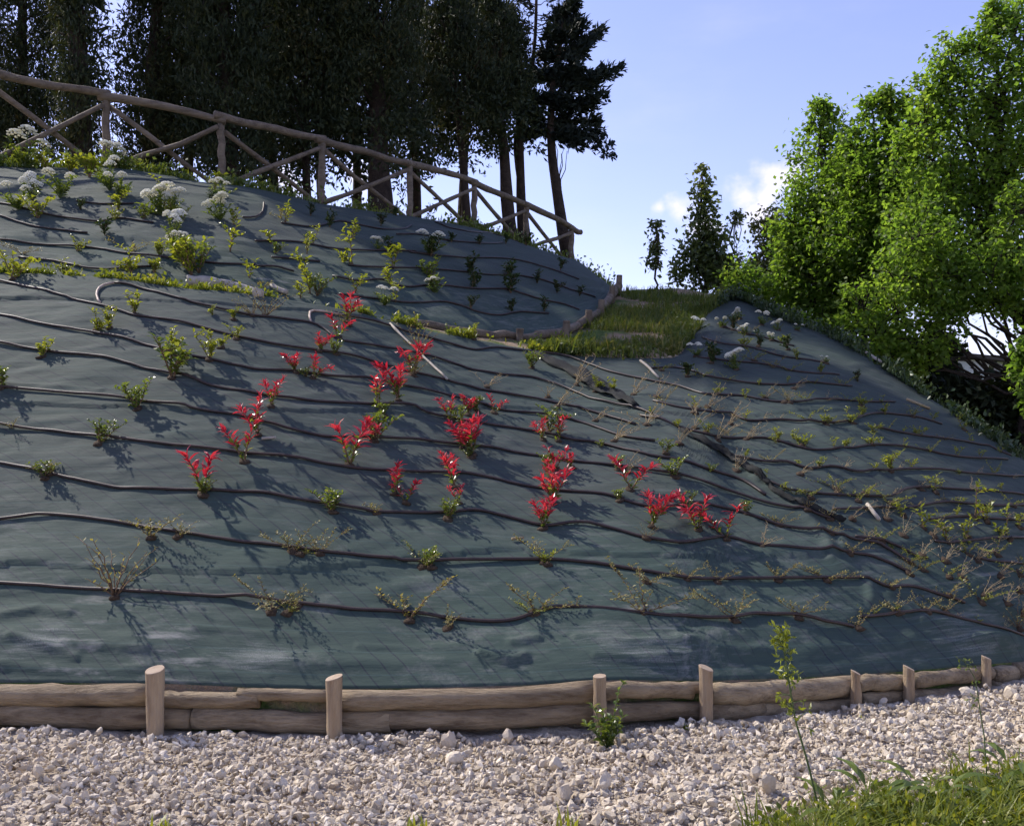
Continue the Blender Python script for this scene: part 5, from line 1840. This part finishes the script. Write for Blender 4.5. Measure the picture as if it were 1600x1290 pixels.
# weeds along the crest of the shaded flank
n = 3600
u = RNG.uniform(1120, 1600, n)
d = C_d(u) + RNG.normal(size=n) * .22
z = C_z(u) + .0
P = pt(u, d, z)
P = P[(vnoise(u * .03, u * 0, 52) + .3 * RNG.normal(size=n)) > .05]
acc = Acc()
blades(acc, P, RNG.uniform(.05, .2, len(P)), .018)
C = P[RNG.integers(0, len(P), 3000)] + np.abs(RNG.normal(size=(3000, 3))) * (0, 0, .09)
kite_leaves(acc, C, RNG.normal(size=C.shape) + (0, 0, .4), .065, .045)
tag(acc.build('crest_weeds', M['deep']), 'dark ragged weeds along the crest of the shaded flank', 'weeds', None, 'stuff')
# dry soil crumbs at the lip of the mound
n = 420
u = RNG.uniform(900, 1065, n)
d, z = ledge(u, RNG.uniform(0, .10, n))
P = pt(u, d, z)
sz = RNG.uniform(.02, .06, n)
V = np.einsum('nij,nkj->nki', rot_mats(n), shapes[RNG.integers(0, 40, n)] * sz[:, None, None]) + P[:, None]
acc = Acc()
acc.add(V.reshape(-1, 3), (np.arange(n)[:, None, None] * 12 + ICO_F[None]).reshape(-1, 3))
tag(acc.build('rubble', M['clod']), 'pale soil clods and stones along the lip of the mound', 'rubble', None, 'stuff')

# long grass in the near corner
cu = RNG.uniform(1190, 1760, 260)
cv = 1190 + (1330 - 1190) * RNG.random(260)
lim = np.interp(cu, [1150, 1230, 1300, 1380, 1450, 1520, 1600, 1760], [1310, 1275, 1252, 1250, 1235, 1205, 1190, 1170])
k = cv > lim + 10 * RNG.normal(size=260)
cu, cv = cu[k], cv[k]
cd = EYE * FPX / (cv - HORIZON)
cc = pt(cu, cd, 0)
ch = RNG.uniform(.35, 1.15, len(cc))
idx = RNG.integers(0, len(cc), 5200)
P = cc[idx] + RNG.normal(size=(5200, 3)) * (.055, .055, 0)
hs = ch[idx]
P[:, 2] = ground_z(P[:, 0], P[:, 1])
acc = Acc()
blades(acc, P, hs * RNG.uniform(.05, .21, len(P)), .009, .6, .8)
C = P[RNG.integers(0, len(P), 6500)] + np.abs(RNG.normal(size=(6500, 3))) * (0, 0, .05)
kite_leaves(acc, C, RNG.normal(size=C.shape) + (0, 0, .3), .04, .028)
tag(acc.build('grass', M['grass']), 'fresh long grass in the near right corner of the gravel', 'grass', None, 'stuff')

# ------------------------------------------------------------------ weeds standing on the gravel
def gpt(u, v):
    d = EYE * FPX / (v - HORIZON)
    x = (u - 800) / FPX * d
    return np.array([x, d, float(ground_z(x, d))])


def tall_weed(px, v_foot, label, mat, leaf, d=None, nleaf=60, r=.006):
    base = gpt(px[0][0], v_foot)
    d = base[1]
    P = np.array([at(u, v, d) for u, v in px])
    P[0] = base
    P = np.stack([np.interp(np.linspace(0, len(P) - 1, 24), np.arange(len(P)), P[:, k]) for k in range(3)], -1)
    root = tag(empty('tall_weed', base), label, 'weed')
    st, lv = Acc(), Acc()
    tube(st, P - base, np.linspace(r, r * .4, len(P)), 5)
    for i in range(nleaf):
        s = RNG.uniform(.25, 1) ** .8
        c = np.array([np.interp(s * 23, np.arange(24), P[:, k]) for k in range(3)]) - base
        m = 3
        az = RNG.uniform(0, 6.28)
        q = c + np.array([np.cos(az), np.sin(az), RNG.uniform(-.3, .9)]) * RNG.uniform(.02, .08) * (1.2 - s * .6)
        tube(st, np.array([c, (c + q) / 2 + (0, 0, .004), q]), [.0022, .0018, .001], 4)
        kite_leaves(lv, np.tile(q, (m, 1)), RNG.normal(size=(m, 3)) + (0, 0, .2), leaf * RNG.uniform(.7, 1.3, m), leaf * .5)
    st.build('stem', M['stem_green'], root, True)
    lv.build('leaves', mat, root)


tall_weed([(1286, 1262), (1262, 1190), (1243, 1125), (1232, 1060), (1224, 1010), (1221, 980)], 1262, 'tall spindly green weed crossing the log edging in front of the cloth', M['lime'], .03, nleaf=75)
tall_weed([(1543, 1208), (1538, 1150), (1530, 1100), (1524, 1060), (1505, 1028)], 1208, 'thin wiry weed in front of the farthest stake', M['green'], .02, nleaf=14, r=.004)
b = gpt(950, 1152)
bush = tag(empty('leafy_weed', b), 'leafy green weed growing on the gravel at the foot of the middle stake', 'weed')
st, lv = Acc(), Acc()
for i in range(9):
    P = stem_curve(RNG.uniform(.14, .26), RNG.uniform(.05, .6), RNG.uniform(0, 6.3), .3)
    tube(st, P, np.linspace(.004, .002, 6), 4)
    leaves_on(lv, P, 15, .045, .028, .1, .4)
P = stem_curve(.40, .12, .2, .2, 8)
tube(st, P, np.linspace(.005, .002, 8), 5)
leaves_on(lv, P, 24, .035, .022, .1, .4)
st.build('stem', M['stem_green'], bush, True)
lv.build('leaves', M['green'], bush)

# dock plants with broad leaves
for (u, v, k, Ls, lab) in [(1372, 1245, 5, .20, 'broad-leaved dock plant at the edge of the grass, left one'), (1452, 1238, 6, .19, 'broad-leaved dock plant at the edge of the grass, second one from the left'),
                           (1545, 1232, 7, .2, 'broad-leaved dock plant deep in the grass near the corner'), (1310, 1270, 5, .16, 'broad-leaved dock plant low at the bottom edge beside the tall weed'),
                           (1590, 1205, 5, .18, 'broad-leaved dock plant at the right edge below the last stake')]:
    b = gpt(u, v)
    root = tag(empty('dock_plant', b), lab, 'weed', 'dock plants in the grass')
    st = Acc()
    for i in range(k):
        az = i * 2.0 + RNG.normal() * .3
        P = stem_curve(.13, .5, az, .4, 5)
        tube(st, P, np.linspace(.004, .003, 5), 4)
        lv = Acc()
        fold_leaves(lv, P[-1:], np.array([[np.cos(az), np.sin(az) * .6, RNG.uniform(.2, .9)]]), Ls * RNG.uniform(.7, 1.1), .05, np.array([[0, 0, 1.]]), .2, .5)
        lv.build('leaf', M['green'], root)
    st.build('stem', M['stem_green'], root, True)
for (u, v, h, lab) in [(255, 1285, .10, 'small bright grass sprout among the stones near the bottom edge'), (650, 1282, .09, 'little green sprout among the stones at the bottom, near the middle'), (890, 1288, .12, 'small grass clump at the bottom edge below the leafy weed'),
                       (1075, 1125, .05, 'tiny sprout at the foot of the stake with slanted top'), (1345, 1105, .05, 'tiny sprout by the shorter stake on the pale gravel')]:
    b = gpt(u, v)
    acc = Acc()
    P = RNG.normal(size=(14, 3)) * (.025, .02, 0)
    blades(acc, P, h * RNG.uniform(.6, 1.1, 14), .012, .3, .5)
    tag(acc.build('grass_sprout', M['lime'], None, False, b), lab, 'sprout', 'sprouts on the gravel')
